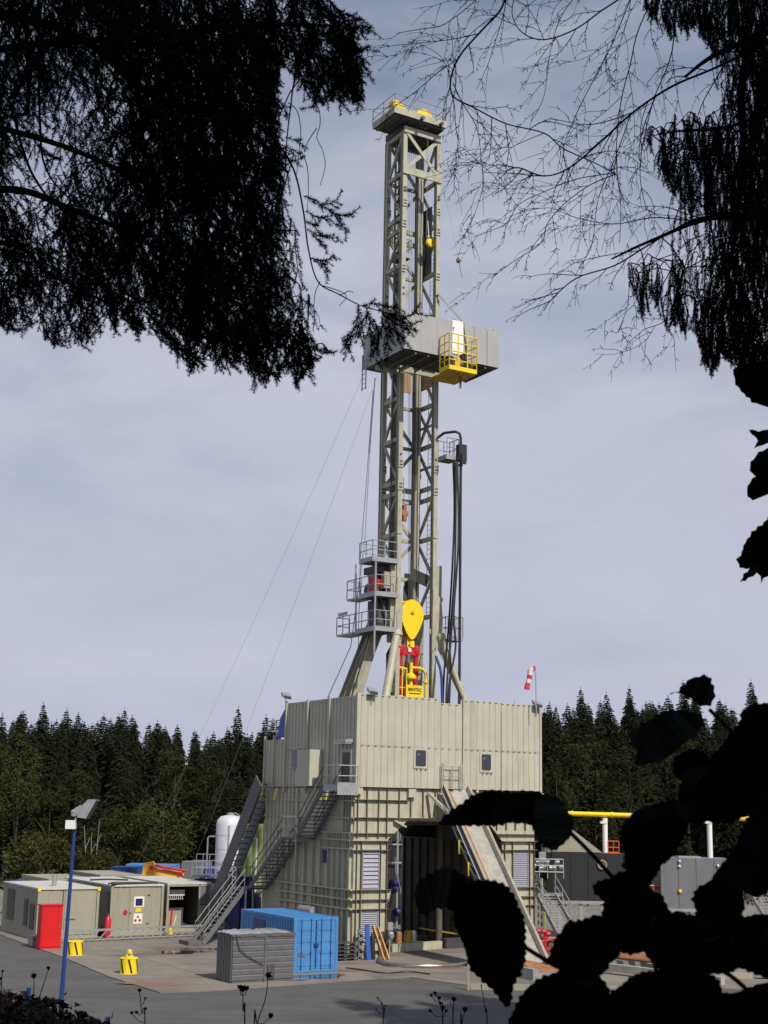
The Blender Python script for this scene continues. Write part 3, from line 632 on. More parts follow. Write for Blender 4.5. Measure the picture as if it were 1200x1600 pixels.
s=MB(); s.box(bx0,bx1,by0,by1,bz-.06,bz); s.box(bx0,bx1,by0-.03,by0,bz-.08,bz+.18); s.box(bx0-.03,bx0,by0,by1,bz-.08,bz+.18); part('floor',s,yellow,bk)
s=MB(); s.box(bx0+.05,bx1-.05,by0+.05,1.2,bz-.15,bz-.065); s.box(5.9,6.0,-1,0.5,bz-.22,bz-.15); part('underframe',s,yeld,bk)
s=MB(); rail(s,[(bx0,by1,bz),(bx0,by0,bz),(bx1,by0,bz),(bx1,by1,bz)],2.15,4,.66,.035); part('railing',s,yellow,bk)
s=MB(); s.lathe((5.95,-.55,bz+.55),[(0,-.2),(.3,-.2),(.34,0),(.3,.2),(0,.2)],16,'y'); part('winch_drum',s,orange,bk)
s=MB(); s.lathe((6.35,-.65,bz+.45),[(0,-.15),(.22,-.15),(.3,-.1),(.3,.1),(.22,.15),(0,.15)],16,'y'); s.box(6.2,6.5,-.8,-.45,bz+.7,bz+1.15); s.box(5.25,5.6,-.7,-.4,bz+.1,bz+.9); s.bar((6.3,-.5,bz+1.0),(6.95,-.5,bz+1.25),.1,.08); s.box(6.6,6.9,-.6,-.3,bz+.1,bz+.7); part('winch_motor',s,black,bk)
s=MB(); s.box(6.25,6.33,-.5,-.4,bz-.9,bz-.1); s.box(5.55,5.8,-.7,-.5,bz+.3,bz+.5); part('hook_arm',s,galvd,bk)

# ================= MACHINE ON LEFT PLATFORMS =================
dw=thing('hoist_winch','dark hoist winch with a red drum on the platform left of the mast foot','winch',(3.7,4.1,20.2))
s=MB(); s.box(3.2,4.1,3.7,5.3,21.55,21.95); s.box(3.3,3.45,3.9,4.9,20.2,21.6); s.box(3.9,4.05,3.6,5.2,20.2,21.7); s.lathe((3.65,5.1,20.6),[(0,-.3),(.4,-.3),(.4,.3),(0,.3)],14,'x'); part('frame',s,greyd,dw)
s=MB(); s.lathe((3.55,4.3,20.95),[(0,-.2),(.45,-.2),(.4,0),(.45,.2),(0,.2)],18,'x'); s.box(3.2,3.3,3.9,4.6,20.4,21.5); part('drum',s,red,dw)
s=MB(); s.box(3.3,4.2,3.7,4.9,18.2,19.9); s.bar((3.9,3.4,18.6),(3.4,3.6,20.),.12,.12); part('power_unit',s,greyd,dw)

# ================= TRAVELLING BLOCK =================
tb=thing('travelling_block','large yellow teardrop travelling block hanging inside the mast foot','travelling block',(5.7,4.0,17.6))
P=[]
for i in range(48):
    a=2*math.pi*i/48; x=math.sin(a); z=math.cos(a)
    w_=.80 if z>0 else .80*(1-.42*abs(z)**1.2)
    P.append((5.72+w_*x,3.72,19.15+(.95*z if z>0 else 1.45*z)))
s=MB(); s.prism(P,(0,.06,0)); s.prism([(x,y+.62,z) for x,y,z in P],(0,.06,0)); part('side_plate',s,yellow,tb)
s=MB(); s.prism([(5.72+(x-5.72)*.93,3.79,19.1+(z-19.1)*.95) for x,y,z in P],(0,.54,0)); part('sheave_pack',s,yeld,tb)
s=MB(); s.lathe((5.72,3.71,19.3),[(0,-.06),(.07,-.06),(.12,-.03),(.14,.0)],12,'y'); part('centre_pin',s,yeld,tb)
s=MB(); s.box(5.5,5.95,3.9,4.15,17.1,17.9); s.box(5.58,5.87,3.68,3.72,17.25,17.6); part('hook_bail',s,yellow,tb)
# ================= TOP DRIVE =================
td=thing('top_drive','red and yellow top drive with curved wash pipe below the yellow travelling block','top drive',(5.6,4,14))
for x in (5.05,6.15):
    s=MB(); s.tube([(x,3.95,17.3),(x,3.95,16.6),(x,4.0,15.4),(x,4.0,13.0)],.15,12); s.lathe((x,3.95,16.9),[(0,.5),(.2,.45),(.24,.2),(.2,-.1),(.15,-.2)],12); s.lathe((x,4,15.7),[(.15,.12),(.2,.1),(.2,-.1),(.15,-.12)],12); part('link_bail',s,red,td)
s=MB(); s.bar((5.0,4.0,17.0),(6.2,4.0,17.0),.35,.45); part('crosshead',s,red,td)
s=MB(); s.box(5.0,5.35,3.9,4.3,12.6,15.2); part('lower_housing',s,red,td)
s=MB(); s.box(5.5,5.7,3.75,3.8,16.95,17.25); part('inspection_plate',s,white,td)
s=MB(); s.tube([(5.6,3.95,16.8),(5.6,3.95,15.4)],.17,12); s.lathe((5.6,3.95,16.5),[(.1,0),(.22,-.1),(.22,-.4),(.15,-.5)],12)
for i in range(4): s.lathe((5.82,3.85,15.6+i*.28),[(0,-.06),(.07,-.06),(.07,.06),(0,.06)],8)
part('motor',s,steel,td)
s=MB(); s.tube([(5.0,4.6,17.3),(4.7,4.6,16.8),(4.72,4.6,15.8),(4.9,4.6,15.3)],.22,10); s.box(4.75,5.0,4.2,4.7,13.6,15.); part('hose_loop',s,black,td)
s=MB(); s.tube([(5.6,3.6,16.3),(5.6,3.6,14.9)],.12,10); s.tube([(5.6,3.55,16.0),(6.2,3.55,16.0),(6.45,3.55,15.9),(6.6,3.55,15.7),(6.62,3.55,15.3),(6.62,3.55,12.5)],.09,10)
s.lathe((6.62,3.55,15.2),[(0.09,.08),(.16,.06),(.16,-.06),(.09,-.08)],10); s.lathe((5.6,3.6,15.4),[(.12,.3),(.32,.1),(.32,-.05),(.12,-.1)],14); part('wash_pipe',s,yellow,td)
s=MB(); 
for x in (4.6,5.0,5.3): s.tube([(x,3.6,16.1-.2*(x>4.7)),(x,3.6,12.5)],.045,6)
for z in (13.8,14.3,14.8): s.tube([(4.6,3.6,z),(5.6,3.6,z)],.03,6)
s.tube([(4.4,3.7,16.05),(5.3,3.6,15.9)],.07,6); s.box(4.4,4.62,3.5,3.9,15.6,16.1); s.box(4.4,4.6,3.5,3.9,14.5,15.0); part('guard_frame',s,yelrail,td)
s=MB(); s.box(5.1,6.25,3.3,3.42,12.6,14.95); bx=part('control_box',s,yellow,td)
def text(txt,size,m,parent,loc,rot,ext=.004,nm='lettering'):
    c=bpy.data.curves.new(nm,'FONT'); c.body=txt; c.size=size; c.extrude=ext; c.align_x='CENTER'; c.align_y='CENTER'; c.materials.append(m); c.resolution_u=3; c.offset=.004
    tmp=bpy.data.objects.new('tmp',c); COL.objects.link(tmp); bpy.context.view_layer.update(); me=bpy.data.meshes.new_from_object(tmp); bpy.data.objects.remove(tmp); me.name=nm
    if not me.materials: me.materials.append(m)
    o=bpy.data.objects.new(nm,me); COL.objects.link(o); o.parent=parent; b=BASE[parent.name]; o.location=Vector(loc)-b; o.rotation_euler=rot; BASE[o.name]=b; return o
text('BENTEC',.26,black,bx,(5.7,3.285,14.68),(R_(90),0,0)); s=MB(); s.box(5.3,6.1,3.285,3.299,14.44,14.49); part('underline',s,black,bx)

# ================= HOSES, STANDPIPE =================
sp=thing('standpipe','dark gooseneck standpipe rising right of the mast to above the hose platform','pipe',(8.1,2.4,9.2))
s=MB(); s.tube([(7.1,3.3,30.25),(7.4,3.0,30.55),(7.9,2.5,30.6),(8.15,2.4,30.5),(8.24,2.4,30.2),(8.25,2.4,29.5),(8.25,2.4,9.2)],.085,10); part('pipe',s,black,sp)
s=MB()
for z in (29.75,29.3,28.9,28.5): s.lathe((8.25,2.4,z),[(.08,.08),(.13,.06),(.13,-.06),(.08,-.08)],10)
part('coupling',s,galvd,sp)
hz=[[(708,722),(710,800),(706,900),(700,990),(694,1050),(692,1098)],[(711,722),(712,820),(710,900),(703,1000),(704,1040),(702,1098)],[(715,722),(716,850),(709,960),(712,1010),(703,1060),(700,1098)],[(713,722),(711,880),(706,980),(699,1060),(697,1098)]]
for i,h_ in enumerate(hz):
    pts=[]; 
    for a in range(len(h_)-1):
        for k in range(6):
            t_=k/6; p0=h_[max(a-1,0)];p1=h_[a];p2=h_[a+1];p3=h_[min(a+2,len(h_)-1)]
            q=[.5*((2*p1[c])+(-p0[c]+p2[c])*t_+(2*p0[c]-5*p1[c]+4*p2[c]-p3[c])*t_*t_+(-p0[c]+3*p1[c]-3*p2[c]+p3[c])*t_**3) for c in (0,1)]
            pts.append(FP(q[0],q[1],2.3-.12*i))
    pts.append(FP(h_[-1][0],h_[-1][1]+12,2.3-.12*i))
    s=MB(); s.tube(pts,.06,8)
    o=solo('rotary_hose',s,black,('%s black rubber hose in the bundle hanging right of the mast'%['leftmost','second from left','rightmost','third from left'][i]),'hose',tuple(pts[0]),'rig','hoses hanging right of the mast')
s=MB(); s.box(7.95,8.5,2.1,2.5,28.7,29.75); s.box(8.05,8.4,2.0,2.1,28.5,29.2)
solo('hose_clamp_block',s,black,'black clamp block that the hose bundle hangs from','clamp',(8.2,2.3,28.7))
s=MB(); s.tube([FP(681,1025,2.6),FP(688,1045,2.4),FP(690,1060,2.3),FP(691,1098,2.2)],.08,8); solo('service_hose',s,polem,'short blue hose right of the mast foot','hose',tuple(FP(691,1098,2.2)))
# crown hook line
s=MB(); s.tube([(6.75,2.5,50.9),FP(693,300,2.4),FP(706,350,2.3),FP(715,400,2.2)],.01,4); l_=thing('hanging_hook','small rust red hook block hanging on a thin line right of the mast top','hook',tuple(FP(716,407,2.2))); part('line',s,galv,l_)
c=FP(716,407,2.2); s=MB(); s.lathe(c,[(0,-.22),(.1,-.12),(.14,0),(.1,.12),(0,.22)],10); part('weight',s,rust,l_)
c=FP(672,380,4.0); l_=thing('yellow_pulley_block','small yellow pulley block with a white shackle inside the upper mast','pulley',tuple(c)); s=MB(); s.lathe(c,[(0,-.15),(.25,-.12),(.32,0),(.25,.12),(0,.15)],14,'y'); part('sheave',s,yellow,l_); s=MB(); s.lathe(c+Vector((-.12,0,.4)),[(0,-.12),(.12,0),(0,.12)],10); s.tube([c+Vector((-.1,0,.4)),c+Vector((-.2,0,1.5))],.03,5); part('shackle',s,white,l_)
c=FP(632,802,4.2); l_=thing('orange_hook_block','small orange hook block hanging inside the lower mast','pulley',tuple(c)); s=MB(); s.lathe(c,[(0,-.12),(.2,-.1),(.28,0),(.2,.1),(0,.12)],12,'y'); s.box(c.x-.12,c.x+.12,c.y-.1,c.y+.1,c.z-.5,c.z+.5); part('body',s,rust,l_); s=MB(); s.tube([c+Vector((0,0,.3)),c+Vector((-.1,0,2.2))],.03,5); part('shackle',s,galv,l_)
# long thin lines left of mast
s=MB(); s.tube([LP(586,590,3.6),LP(578,700,3.4),LP(570,845,3.2),LP(548,1010,2.5),LP(512,1090,2.4)],.03,5); solo('tugger_rope',s,galv,'thin dark rope running down just left of the mast, the nearer of two','rope',tuple(LP(548,1010,2.5)),group='ropes left of the mast')
s=MB(); s.tube([LP(583,610,3.4),LP(572,760,3.2),LP(563,870,3.1),LP(560,1000,3.0),LP(558,1085,2.9)],.022,5); solo('tugger_rope',s,galvd,'very thin rope left of the mast passing behind the three platforms','rope',tuple(LP(558,1085,2.9)),group='ropes left of the mast')
# guy wires
def guy(pa,pb,Yb,sag,lab):
    a=RW((2.6,4.5,34.2)) if pa==0 else RW((2.6,2.5,34.2)); b=atY(pb[0],pb[1],Yb); d=(b-a); tend=b+d*(b.z/(a.z-b.z))*1.0
    d=tend-a; q=[]
    for i in range(25):
        t_=i/24; p=a+d*t_; p.z-=sag*4*t_*(1-t_); q.append(p)
    q[-1].z=0; s=MB(); s.tube(q,.008,5); solo('guy_wire',s,wirem,lab,'guy wire',tuple(tend),'world','guy wires of the mast')
guy(0,(213,1346),108,.9,'thin pale guy wire from the racking board to the ground, the left one of two')
guy(1,(299,1348),104,.9,'thin pale guy wire from the racking board to the ground, the right one of two')

# ================= WINDSOCK =================
ws=thing('windsock','limp red and white windsock on a thin pole at the right end of the enclosure','windsock',tuple(WR(atY(838,1104,81))))
bse=WR(atY(838,1106,81)); s=MB(); s.tube([bse-Vector((0,0,.3)),WR(atY(837,1052,81)),],.028,6); s.tube([WR(atY(837,1052,81)),WR(atY(837,1043,81))],.02,6); part('pole',s,galv,ws)
W4=[(836,1046,.16),(832,1044,.19),(829,1048,.18),(828,1055,.16),(827,1061,.15),(825,1067,.14),(823,1077,.17)]
cs_=[(WR(atY(x,y,81)),r_) for x,y,r_ in W4]
for i in range(len(cs_)-1):
    s=MB(); s.tube([cs_[i][0],cs_[i][0].lerp(cs_[i+1][0],1.0)],cs_[i][1],12,r2=cs_[i+1][1]); part('sock_band',s,[wred,wwht,wwht,wred,wwht,wred][i],ws)

# ================= LEFT STAIRS =================
st=thing('access_stair','dark zigzag access stair with galvanised handrails on the shaded side of the rig','stair',(-1,5,0))
def landing(x0,x1,y0,y1,z,pts):
    b=MB(); b.box(x0,x1,y0,y1,z-.1,z); o=part('landing',b,galvd,st); r_=MB(); rail(r_,pts,1.1,2,1.1,.03); part('handrail',r_,galv,o)
landing(-1.35,-.12,-.35,1.4,8.95,[(-.12,-.35,8.95),(-1.35,-.35,8.95),(-1.35,1.2,8.95)])
s=MB(); s.box(-1.38,-1.34,-.38,1.2,8.7,9.05); s.box(-1.38,-.1,-.4,-.36,8.5,9.15); part('kick_plate',s,galv,st)
stairs(st,(-1.3,4.3,6.15),(-1.3,1.3,8.95),(1.1,0,0),galvd,galvd,galvd,n=13)
landing(-1.35,-.12,4.3,6.0,6.15,[(-1.35,4.3,6.15),(-1.35,6.0,6.15)])
s=MB(); s.box(-1.38,-.5,4.25,4.3,5.9,6.2); part('kick_plate',s,galv,st)
stairs(st,(-1.3,10.2,3.1),(-1.3,6.0,6.15),(1.1,0,0),galvd,galvd,galvd,n=14)
landing(-1.6,-.12,10.2,12.0,3.1,[(-.2,12.0,3.1),(-1.6,12.0,3.1)])
for q_ in ((-1.5,-1.4,10.3,10.4,0,3.0),(-.3,-.2,11.8,11.9,0,3.0),(-1.3,-1.2,4.4,4.5,4.0,6.1)):
    s=MB(); s.box(*q_); part('landing_post',s,galv,st)
st2=thing('lower_stair','light galvanised lower flight leading from the ground to the dark zigzag stair','stair',(-4,10.8,0))
stairs(st2,(-4.4,9.5,.1),(-1.6,10.25,3.05),(0,1.25,0),stairm,stairm,stairm,n=14,r=.024)
b=MB(); b.box(-5.3,-4.4,9.5,10.9,.05,.25); part('base_step',b,galvd,st2)
dc=thing('rear_stair','broad dark inclined stair with solid side panels behind the rig','stair',(0,15,0))
stairs(dc,(-1.15,17.3,.0),(-1.15,9.75,9.3),(1.5,1.5,0),galvd,galvd,galvd,hand=False,n=26,thick=1.0)
# ================= SITE OBJECTS =================
PZ=.04
def cont(name,lab,base,Lx,Ly,H,m,cat='container',doors=True,frame='rig'):
    x,y,z=base; t_=thing(name,lab,cat,base,frame)
    s=MB(); s.corr((x+.1,y+.05),(x+Lx-.1,y+.05),z+.2,z+H-.15,.28,.04,(0,-1,0)) if not doors else None
    s.corr((x+.05,y+Ly-.1),(x+.05,y+.1),z+.2,z+H-.15,.28,.045,(-1,0,0)); s.corr((x+Lx-.05,y+.1),(x+Lx-.05,y+Ly-.1),z+.2,z+H-.15,.28,.045,(1,0,0)); s.corr((x+Lx-.1,y+Ly-.05),(x+.1,y+Ly-.05),z+.2,z+H-.15,.28,.04,(0,1,0))
    part('side_panel',s,m,t_)
    s=MB(); s.box(x+.04,x+Lx-.04,y+.04,y+Ly-.04,z+H-.08,z+H-.03); part('roof',s,m,t_)
    s=MB()
    for xx in (x,x+Lx-.14):
        for yy in (y,y+Ly-.14): s.box(xx,xx+.14,yy,yy+.14,z,z+H)
    for zz in (z+.02,z+H-.14):
        s.box(x+.14,x+Lx-.14,y+.01,y+.1,zz,zz+.13); s.box(x+.14,x+Lx-.14,y+Ly-.1,y+Ly-.01,zz,zz+.13); s.box(x+.01,x+.1,y+.14,y+Ly-.14,zz,zz+.13); s.box(x+Lx-.1,x+Lx-.01,y+.14,y+Ly-.14,zz,zz+.13)
    part('frame',s,m,t_); return t_
bc=cont('shipping_container','bright blue steel shipping container with closed double doors at the near corner of the rig',(-5.75,-4.35,PZ),2.44,6.06,2.56,blue)
x,y=-5.75,-4.35
for i in (0,1):
    xa=x+.14+i*1.09; s=MB(); s.box(xa,xa+1.07,y+.03,y+.09,PZ+.16,PZ+2.42)
    for zz in (.3,.85,1.4,1.95): s.box(xa+.1,xa+.97,y+.008,y+.03,PZ+zz,PZ+zz+.4 if zz<1.9 else PZ+zz+.38)
    d=part('door',s,blue,bc); s=MB()
    for dx in (.28,.8): s.tube([(xa+dx,y-.02,PZ+.12),(xa+dx,y-.02,PZ+2.5)],.018,6); s.box(xa+dx-.04,xa+dx+.04,y-.04,y+.03,PZ+.9,PZ+.95)
    part('lock_bar',s,navy if 0 else polem,d)
s=MB(); s.box(x+1.2,x+1.24,y-.03,y+.02,PZ+.2,PZ+2.4); s.box(x+1.1,x+1.34,y-.06,y+.0,PZ+1.2,PZ+1.35); part('door_seal',s,polem,bc)
s=MB(); s.box(x+.5,x+.68,y-.005,y+.005,PZ+.75,PZ+.93); s.box(x+.28,x+.42,y-.005,y+.005,PZ+.8,PZ+.95); part('label_plate',s,lgrey,bc)
s=MB(); s.corr((x-.02,y+4.6),(x-.02,y+3.2),PZ+1.0,PZ+2.2,.7,.02,(-1,0,0)); part('side_door',s,polem,bc)
s=MB(); s.lathe((x+.1,y+.1,.07),[(0,-.04),(.1,-.04),(.1,.04),(0,.04)],8); s.lathe((x+2.3,y+.1,.07),[(0,-.04),(.1,-.04),(.1,.04),(0,.04)],8); part('foot',s,black,bc)
# grey tarpaulin covered box (two stacks)
gb=thing('covered_crate','large grey ribbed crate under plastic sheeting in front of the blue container','crate',(-8.4,-5.5,PZ))
gx0,gx1,gy0,gy1=-10.05,-6.95,-6.75,-5.05
def hcorr(p,q,z0,z1,nrm,pitch=.24,d=.016):
    s=MB(); n=int((z1-z0)/pitch); p=Vector((p[0],p[1],0));q=Vector((q[0],q[1],0)); nn=Vector(nrm); vs=[];pr=[]
    for i in range(n):
        z=z0+i*(z1-z0)/n; h=(z1-z0)/n; pr+=[(z,0),(z+h*.1,1),(z+h*.8,1),(z+h*.9,0)]
    pr.append((z1,0))
    for z,h in pr: vs+=[p+nn*h*d+Vector((0,0,z)),q+nn*h*d+Vector((0,0,z))]
    return s.add(vs,[(2*i,2*i+1,2*i+3,2*i+2) for i in range(len(pr)-1)])
xm=gx0+(gx1-gx0)*.52
s=hcorr((gx0,gy0),(xm-.03,gy0),PZ+.1,2.15,(0,-1,0)); a=hcorr((xm+.03,gy0),(gx1,gy0),PZ+.1,2.15,(0,-1,0)); s.add(a.v,a.f); part('front_panel',s,tarp,gb)
s=MB(); s.corr((gx0,gy1),(gx0,gy0),PZ+.1,2.15,.3,.04,(-1,0,0)); s.corr((gx1,gy0),(gx1,gy1),PZ+.1,2.15,.3,.04,(1,0,0)); s.box(gx0,gx1,gy1-.03,gy1,PZ,2.15); part('side_panel',s,tarp,gb)
s=MB(); s.box(gx0+.02,gx1-.02,gy0+.02,gy1-.05,PZ,2.1)
part('core',s,tarp,gb)
s=MB(); nx_,ny_=24,10; vs=[];rr=random.Random(4)
for j in range(ny_+1):
    for i in range(nx_+1):
        u=i/nx_;v=j/ny_; e_=min(u,1-u,v,1-v); zz=2.16+.10*min(1,e_*6)+rr.uniform(-.02,.03)-(.05 if abs(u-.52)<.03 else 0)
        vs.append((gx0-.04+u*(gx1-gx0+.08),gy0-.05+v*(gy1-gy0+.1),zz))
s.add(vs,[(j*(nx_+1)+i,j*(nx_+1)+i+1,(j+1)*(nx_+1)+i+1,(j+1)*(nx_+1)+i) for j in range(ny_) for i in range(nx_)],True)
o=part('plastic_sheet',s,mat('glossy grey sheeting',(.30,.30,.31),.22,0,.15,3.,0,bump=.6,bscale=3.),gb)
s=MB()
for i in range(30):
    a=gx0+(gx1-gx0)*i/29; zz=2.12-.06*rr.random(); s.box(a-.06,a+.06,gy0-.055,gy0-.045,zz-.05,2.17)
s.box(xm-.035,xm+.035,gy0-.05,gy0-.0,PZ,2.2); part('edge_strip',s,tarp,gb)
s=MB(); s.tube([(gx0+.1,gy0-.06,2.15),(gx0+.3,gy0-.07,1.5),(gx0+.7,gy0-.07,1.2),(xm-.1,gy0-.07,.8)],.018,5); part('strap',s,black,gb)
s=MB(); s.box(gx0+1.75,gx0+2.1,gy0-.06,gy0-.035,PZ+.15,PZ+.75); part('hatch',s,greyd,gb)
# cabins
def cabin(lab,x0,x1,y0,Ly,H,roofm=roofm):
    t_=thing('site_cabin',lab,'cabin',(x0,y0,PZ)); z=.18
    s=MB(); s.corr((x0,y0+Ly),(x0,y0+.06),z,H-.12,.36,.04,(-1,0,0)); s.corr((x1,y0+.06),(x1,y0+Ly),z,H-.12,.36,.04,(1,0,0)); s.box(x0,x1,y0+Ly-.05,y0+Ly,z,H-.1); part('side_wall',s,cabm,t_)
    s=MB(); s.box(x0-.06,x1+.06,y0-.04,y0+Ly+.05,H-.1,H); part('roof',s,roofm,t_)
    s=MB(); s.box(x0-.05,x0+.09,y0-.05,y0+.08,PZ,H-.1); s.box(x1-.09,x1+.05,y0-.05,y0+.08,PZ,H-.1); s.box(x0+.09,x1-.09,y0-.03,y0+.05,PZ,PZ+.22); s.box(x0-.03,x0+.05,y0+.1,y0+Ly,PZ,PZ+.16); part('frame',s,cabm,t_)
    return t_
c1=cabin('beige site cabin with two plain doors behind the red locker, leftmost of three',-12.35,-8.75,15.2,7.2,2.95)
s=MB(); s.corr((-12.25,15.25),(-10.9,15.25),.2,2.85,.9,.02,(0,-1,0)); s.box(-10.9,-8.85,15.24,15.3,.2,2.85); part('front_wall',s,cabm,c1)
s=MB(); s.box(-10.75,-8.98,15.19,15.235,.3,2.75); d=part('door',s,cabm,c1); s=MB(); s.box(-10.7,-10.1,15.15,15.18,1.15,1.2); part('handle',s,steel,d)
s=MB(); s.box(-10.9,-10.85,15.2,15.24,.2,2.8); part('door_joint',s,greyd,c1)
for y0,y1,z0,z1 in ((15.7,16.5,.6,2.0),(17.0,17.7,.7,2.2),(19.8,21.3,.8,2.6)):
    s=MB(); s.box(-12.43,-12.39,y0,y1,z0,z1); part('window',s,glass,c1)
s=MB(); s.tube([(-10.9,17.,2.9),(-10.9,17.,3.6)],.13,10); part('chimney_pipe',s,galv,c1)
s=MB(); 
for xx in (-12.35,-8.75): s.box(xx-.09,xx+.09,15.1,15.14,2.75,2.97)
part('corner_casting',s,yelrail,c1)
c2=cabin('beige corrugated site cabin with a small window and warning signs on its door',-7.55,-4.25,16.3,9.,3.0)
s=MB(); s.corr((-7.45,16.36),(-6.4,16.36),.2,2.88,.3,.02,(0,-1,0)); s.corr((-5.0,16.36),(-4.35,16.36),.2,2.88,.3,.02,(0,-1,0)); s.box(-6.4,-5.0,16.34,16.4,.2,2.88); part('front_wall',s,cabm,c2)
s=MB(); s.box(-6.35,-5.15,16.29,16.335,.45,2.72); d=part('door',s,cabm,c2)
s=MB(); s.box(-6.1,-5.45,16.27,16.288,1.68,2.3); o=part('window_frame',s,white,d); s=MB(); s.box(-6.0,-5.55,16.26,16.269,1.76,2.18); part('pane',s,navy,d)
s=MB(); s.box(-5.97,-5.6,16.275,16.288,1.4,1.62); part('yellow_sign',s,yellow,d)
s=MB(); s.box(-6.08,-5.52,16.275,16.288,.72,1.3); part('warning_sign',s,white,d); s=MB(); s.lathe((-5.95,16.27,.9),[(0,0),(.09,0),(.09,.008),(0,.008)],12,'y'); s.lathe((-5.67,16.27,.9),[(0,0),(.09,0),(.09,.008),(0,.008)],12,'y'); s.prism([(-5.9,16.266,1.05),(-5.7,16.266,1.05),(-5.8,16.266,1.22)],(0,.008,0)); part('sign_symbol',s,red,d)
s=MB(); s.lathe((-6.6,16.28,1.4),[(0,0),(.13,0),(.13,.05),(0,.05)],12,'y'); part('fire_symbol',s,red,c2)
s=MB(); s.box(-5.25,-5.1,16.24,16.29,2.35,2.42); s.box(-5.25,-5.1,16.24,16.29,.7,.77); s.box(-6.35,-6.28,16.24,16.29,1.3,1.4); part('hinge',s,steel,d)
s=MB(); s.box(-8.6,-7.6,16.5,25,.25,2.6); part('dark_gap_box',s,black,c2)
c3=cabin('beige shelter cabin with an open front and a tall grey window, rightmost of three',-3.45,-.55,17.5,8.,3.0)
s=MB(); s.box(-1.35,-1.25,17.48,17.56,.2,2.88); s.box(-.65,-.55,17.48,17.56,.2,2.88); s.box(-1.25,-.65,17.48,17.56,.2,1.6); s.box(-3.4,-.6,17.48,17.56,2.78,2.9); s.box(-3.4,-2.4,17.7,17.8,.2,1.3); part('front_frame',s,cabm,c3)
s=MB(); s.box(-1.25,-.65,17.5,17.54,1.68,2.75); part('pane',s,lgrey,c3)
s=MB(); s.box(-3.3,-2.1,18.0,18.3,2.2,2.55); part('heater',s,white,c3)
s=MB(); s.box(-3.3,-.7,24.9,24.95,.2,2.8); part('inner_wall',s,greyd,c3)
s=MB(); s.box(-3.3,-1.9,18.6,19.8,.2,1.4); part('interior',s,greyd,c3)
s=MB()
for i in range(9): s.tube([(-3.3+i*.13,18.,2.2),(-3.25+i*.13,18.02,1.95),(-3.15+i*.12,18.,2.0)],.02,5)
part('hanging_cables',s,white,c3)
for (pp) in ([(-7.5,17,3.02),(-6.8,18,3.03),(-5.5,17.6,3.03),(-4.4,16.8,3.03)],[(-7.3,21,3.03),(-6,21.5,3.03),(-5.,20.5,3.03)],[(-7.6,16.2,3.03),(-6,16.7,3.06),(-4.6,16.9,3.04),(-4.1,16.7,2.7)]): s=MB(); s.tube(pp,.07,6); solo('roof_hose',s,black,'black hose lying loosely on the middle cabin roof, '+('near its front left corner' if pp[0][1]==17 else 'half way back' if pp[0][1]==21 else 'along its front edge'),'hose',tuple(pp[0]),'rig','hoses on the cabin roof')
# more roofs behind
c4=cont('storage_container','pale roofed container standing behind the left cabin',(-8.9,24.5,PZ),3.2,6.,2.9,cabm,doors=False)
c5=cont('storage_container','beige container with a flat roof behind the open shelter cabin',(-4.6,26.8,PZ),3.,6.,3.0,cabm,doors=False)
for i,(px,Y,w_) in enumerate(((20,100,8.),(172,116,2.2),(196,119,4.2),(283,126,2.4),(318,124,4.))):
    p=atY(px,1365,Y)
    cont('shipping_container',['long low navy container at the left edge behind the cabins','dark blue container end beyond the cabin roofs','light blue container beyond the cabin roofs left of the orange boom','pale blue container beyond the orange boom','dark blue container under the white silo'][i],(p.x,p.y,0.),w_,2.5,[2.4,2.7,2.8,2.8,2.5][i],[polem,polem,blue,lgrey,polem][i],doors=False,frame='world')
# orange boom
ob=thing('crane_boom','folded orange yellow crane boom seen above the cabin roofs','crane boom',tuple(WR(atY(255,1372,113))))
def wp(x,y,Y=113): return WR(atY(x,y,Y))
s=MB(); off=ey*0
P=[wp(*q) for q in ((221,1368),(226,1348),(238,1346),(243,1354),(246,1358),(282,1362),(286,1368),(282,1380),(240,1378))]; s.prism(P,WR(RW((0,0,0))+Vector((0,.8,0)))); part('boom',s,orange,ob)
s=MB(); s.tube([wp(243,1352,112.8),wp(290,1361,112.8)],.10,8); s.tube([wp(245,1356,112.8),wp(290,1365,112.8)],.04,6); part('hydraulic_ram',s,red,ob)
s=MB(); s.lathe(wp(236,1356,112.7),[(0,-.05),(.16,-.05),(.16,.05),(0,.05)],10,'y'); s.tube([wp(278,1378,112.8),wp(280,1366,112.8),wp(286,1362,112.8)],.05,6); part('pin',s,red,ob)
# white silo
si=thing('silo','white cylindrical silo with domed top behind the dark stair','silo',(-12.6,110,0),'world')
c=atY(357,1360,114); s=MB(); s.lathe((c.x,c.y,0),[(1.13,2.6),(1.13,6.2),(1.06,6.6),(.8,6.88),(.4,6.98),(0,7.0)],32); BASE[si.name]=Vector((c.x,c.y,0)); si.location=(c.x,c.y,0); part('body',s,silver,si)
s=MB(); s.lathe((c.x,c.y,6.95),[(0,0),(.3,0),(.3,.2),(0,.25)],12); s.tube([(c.x+.3,c.y,7.2),(c.x+.9,c.y-.3,6.9),(c.x+1.16,c.y-.2,6.2)],.04,6); part('top_hatch',s,galv,si)
s=MB(); s.bar((c.x+.05,c.y-1.18,2.8),(c.x+.05,c.y-1.18,6.2),.10,.05)
for i in range(3): s.lathe((c.x,c.y,3.2+i*1.1),[(1.135,.02),(1.145,0),(1.135,-.02)],32)
part('seam_band',s,galv,si)
s=MB(); 
for dx in (-.9,.9):
    for dy in (-.9,.9): s.bar((c.x+dx,c.y+dy,0),(c.x+dx,c.y+dy,2.7),.15)
part('leg',s,galv,si)
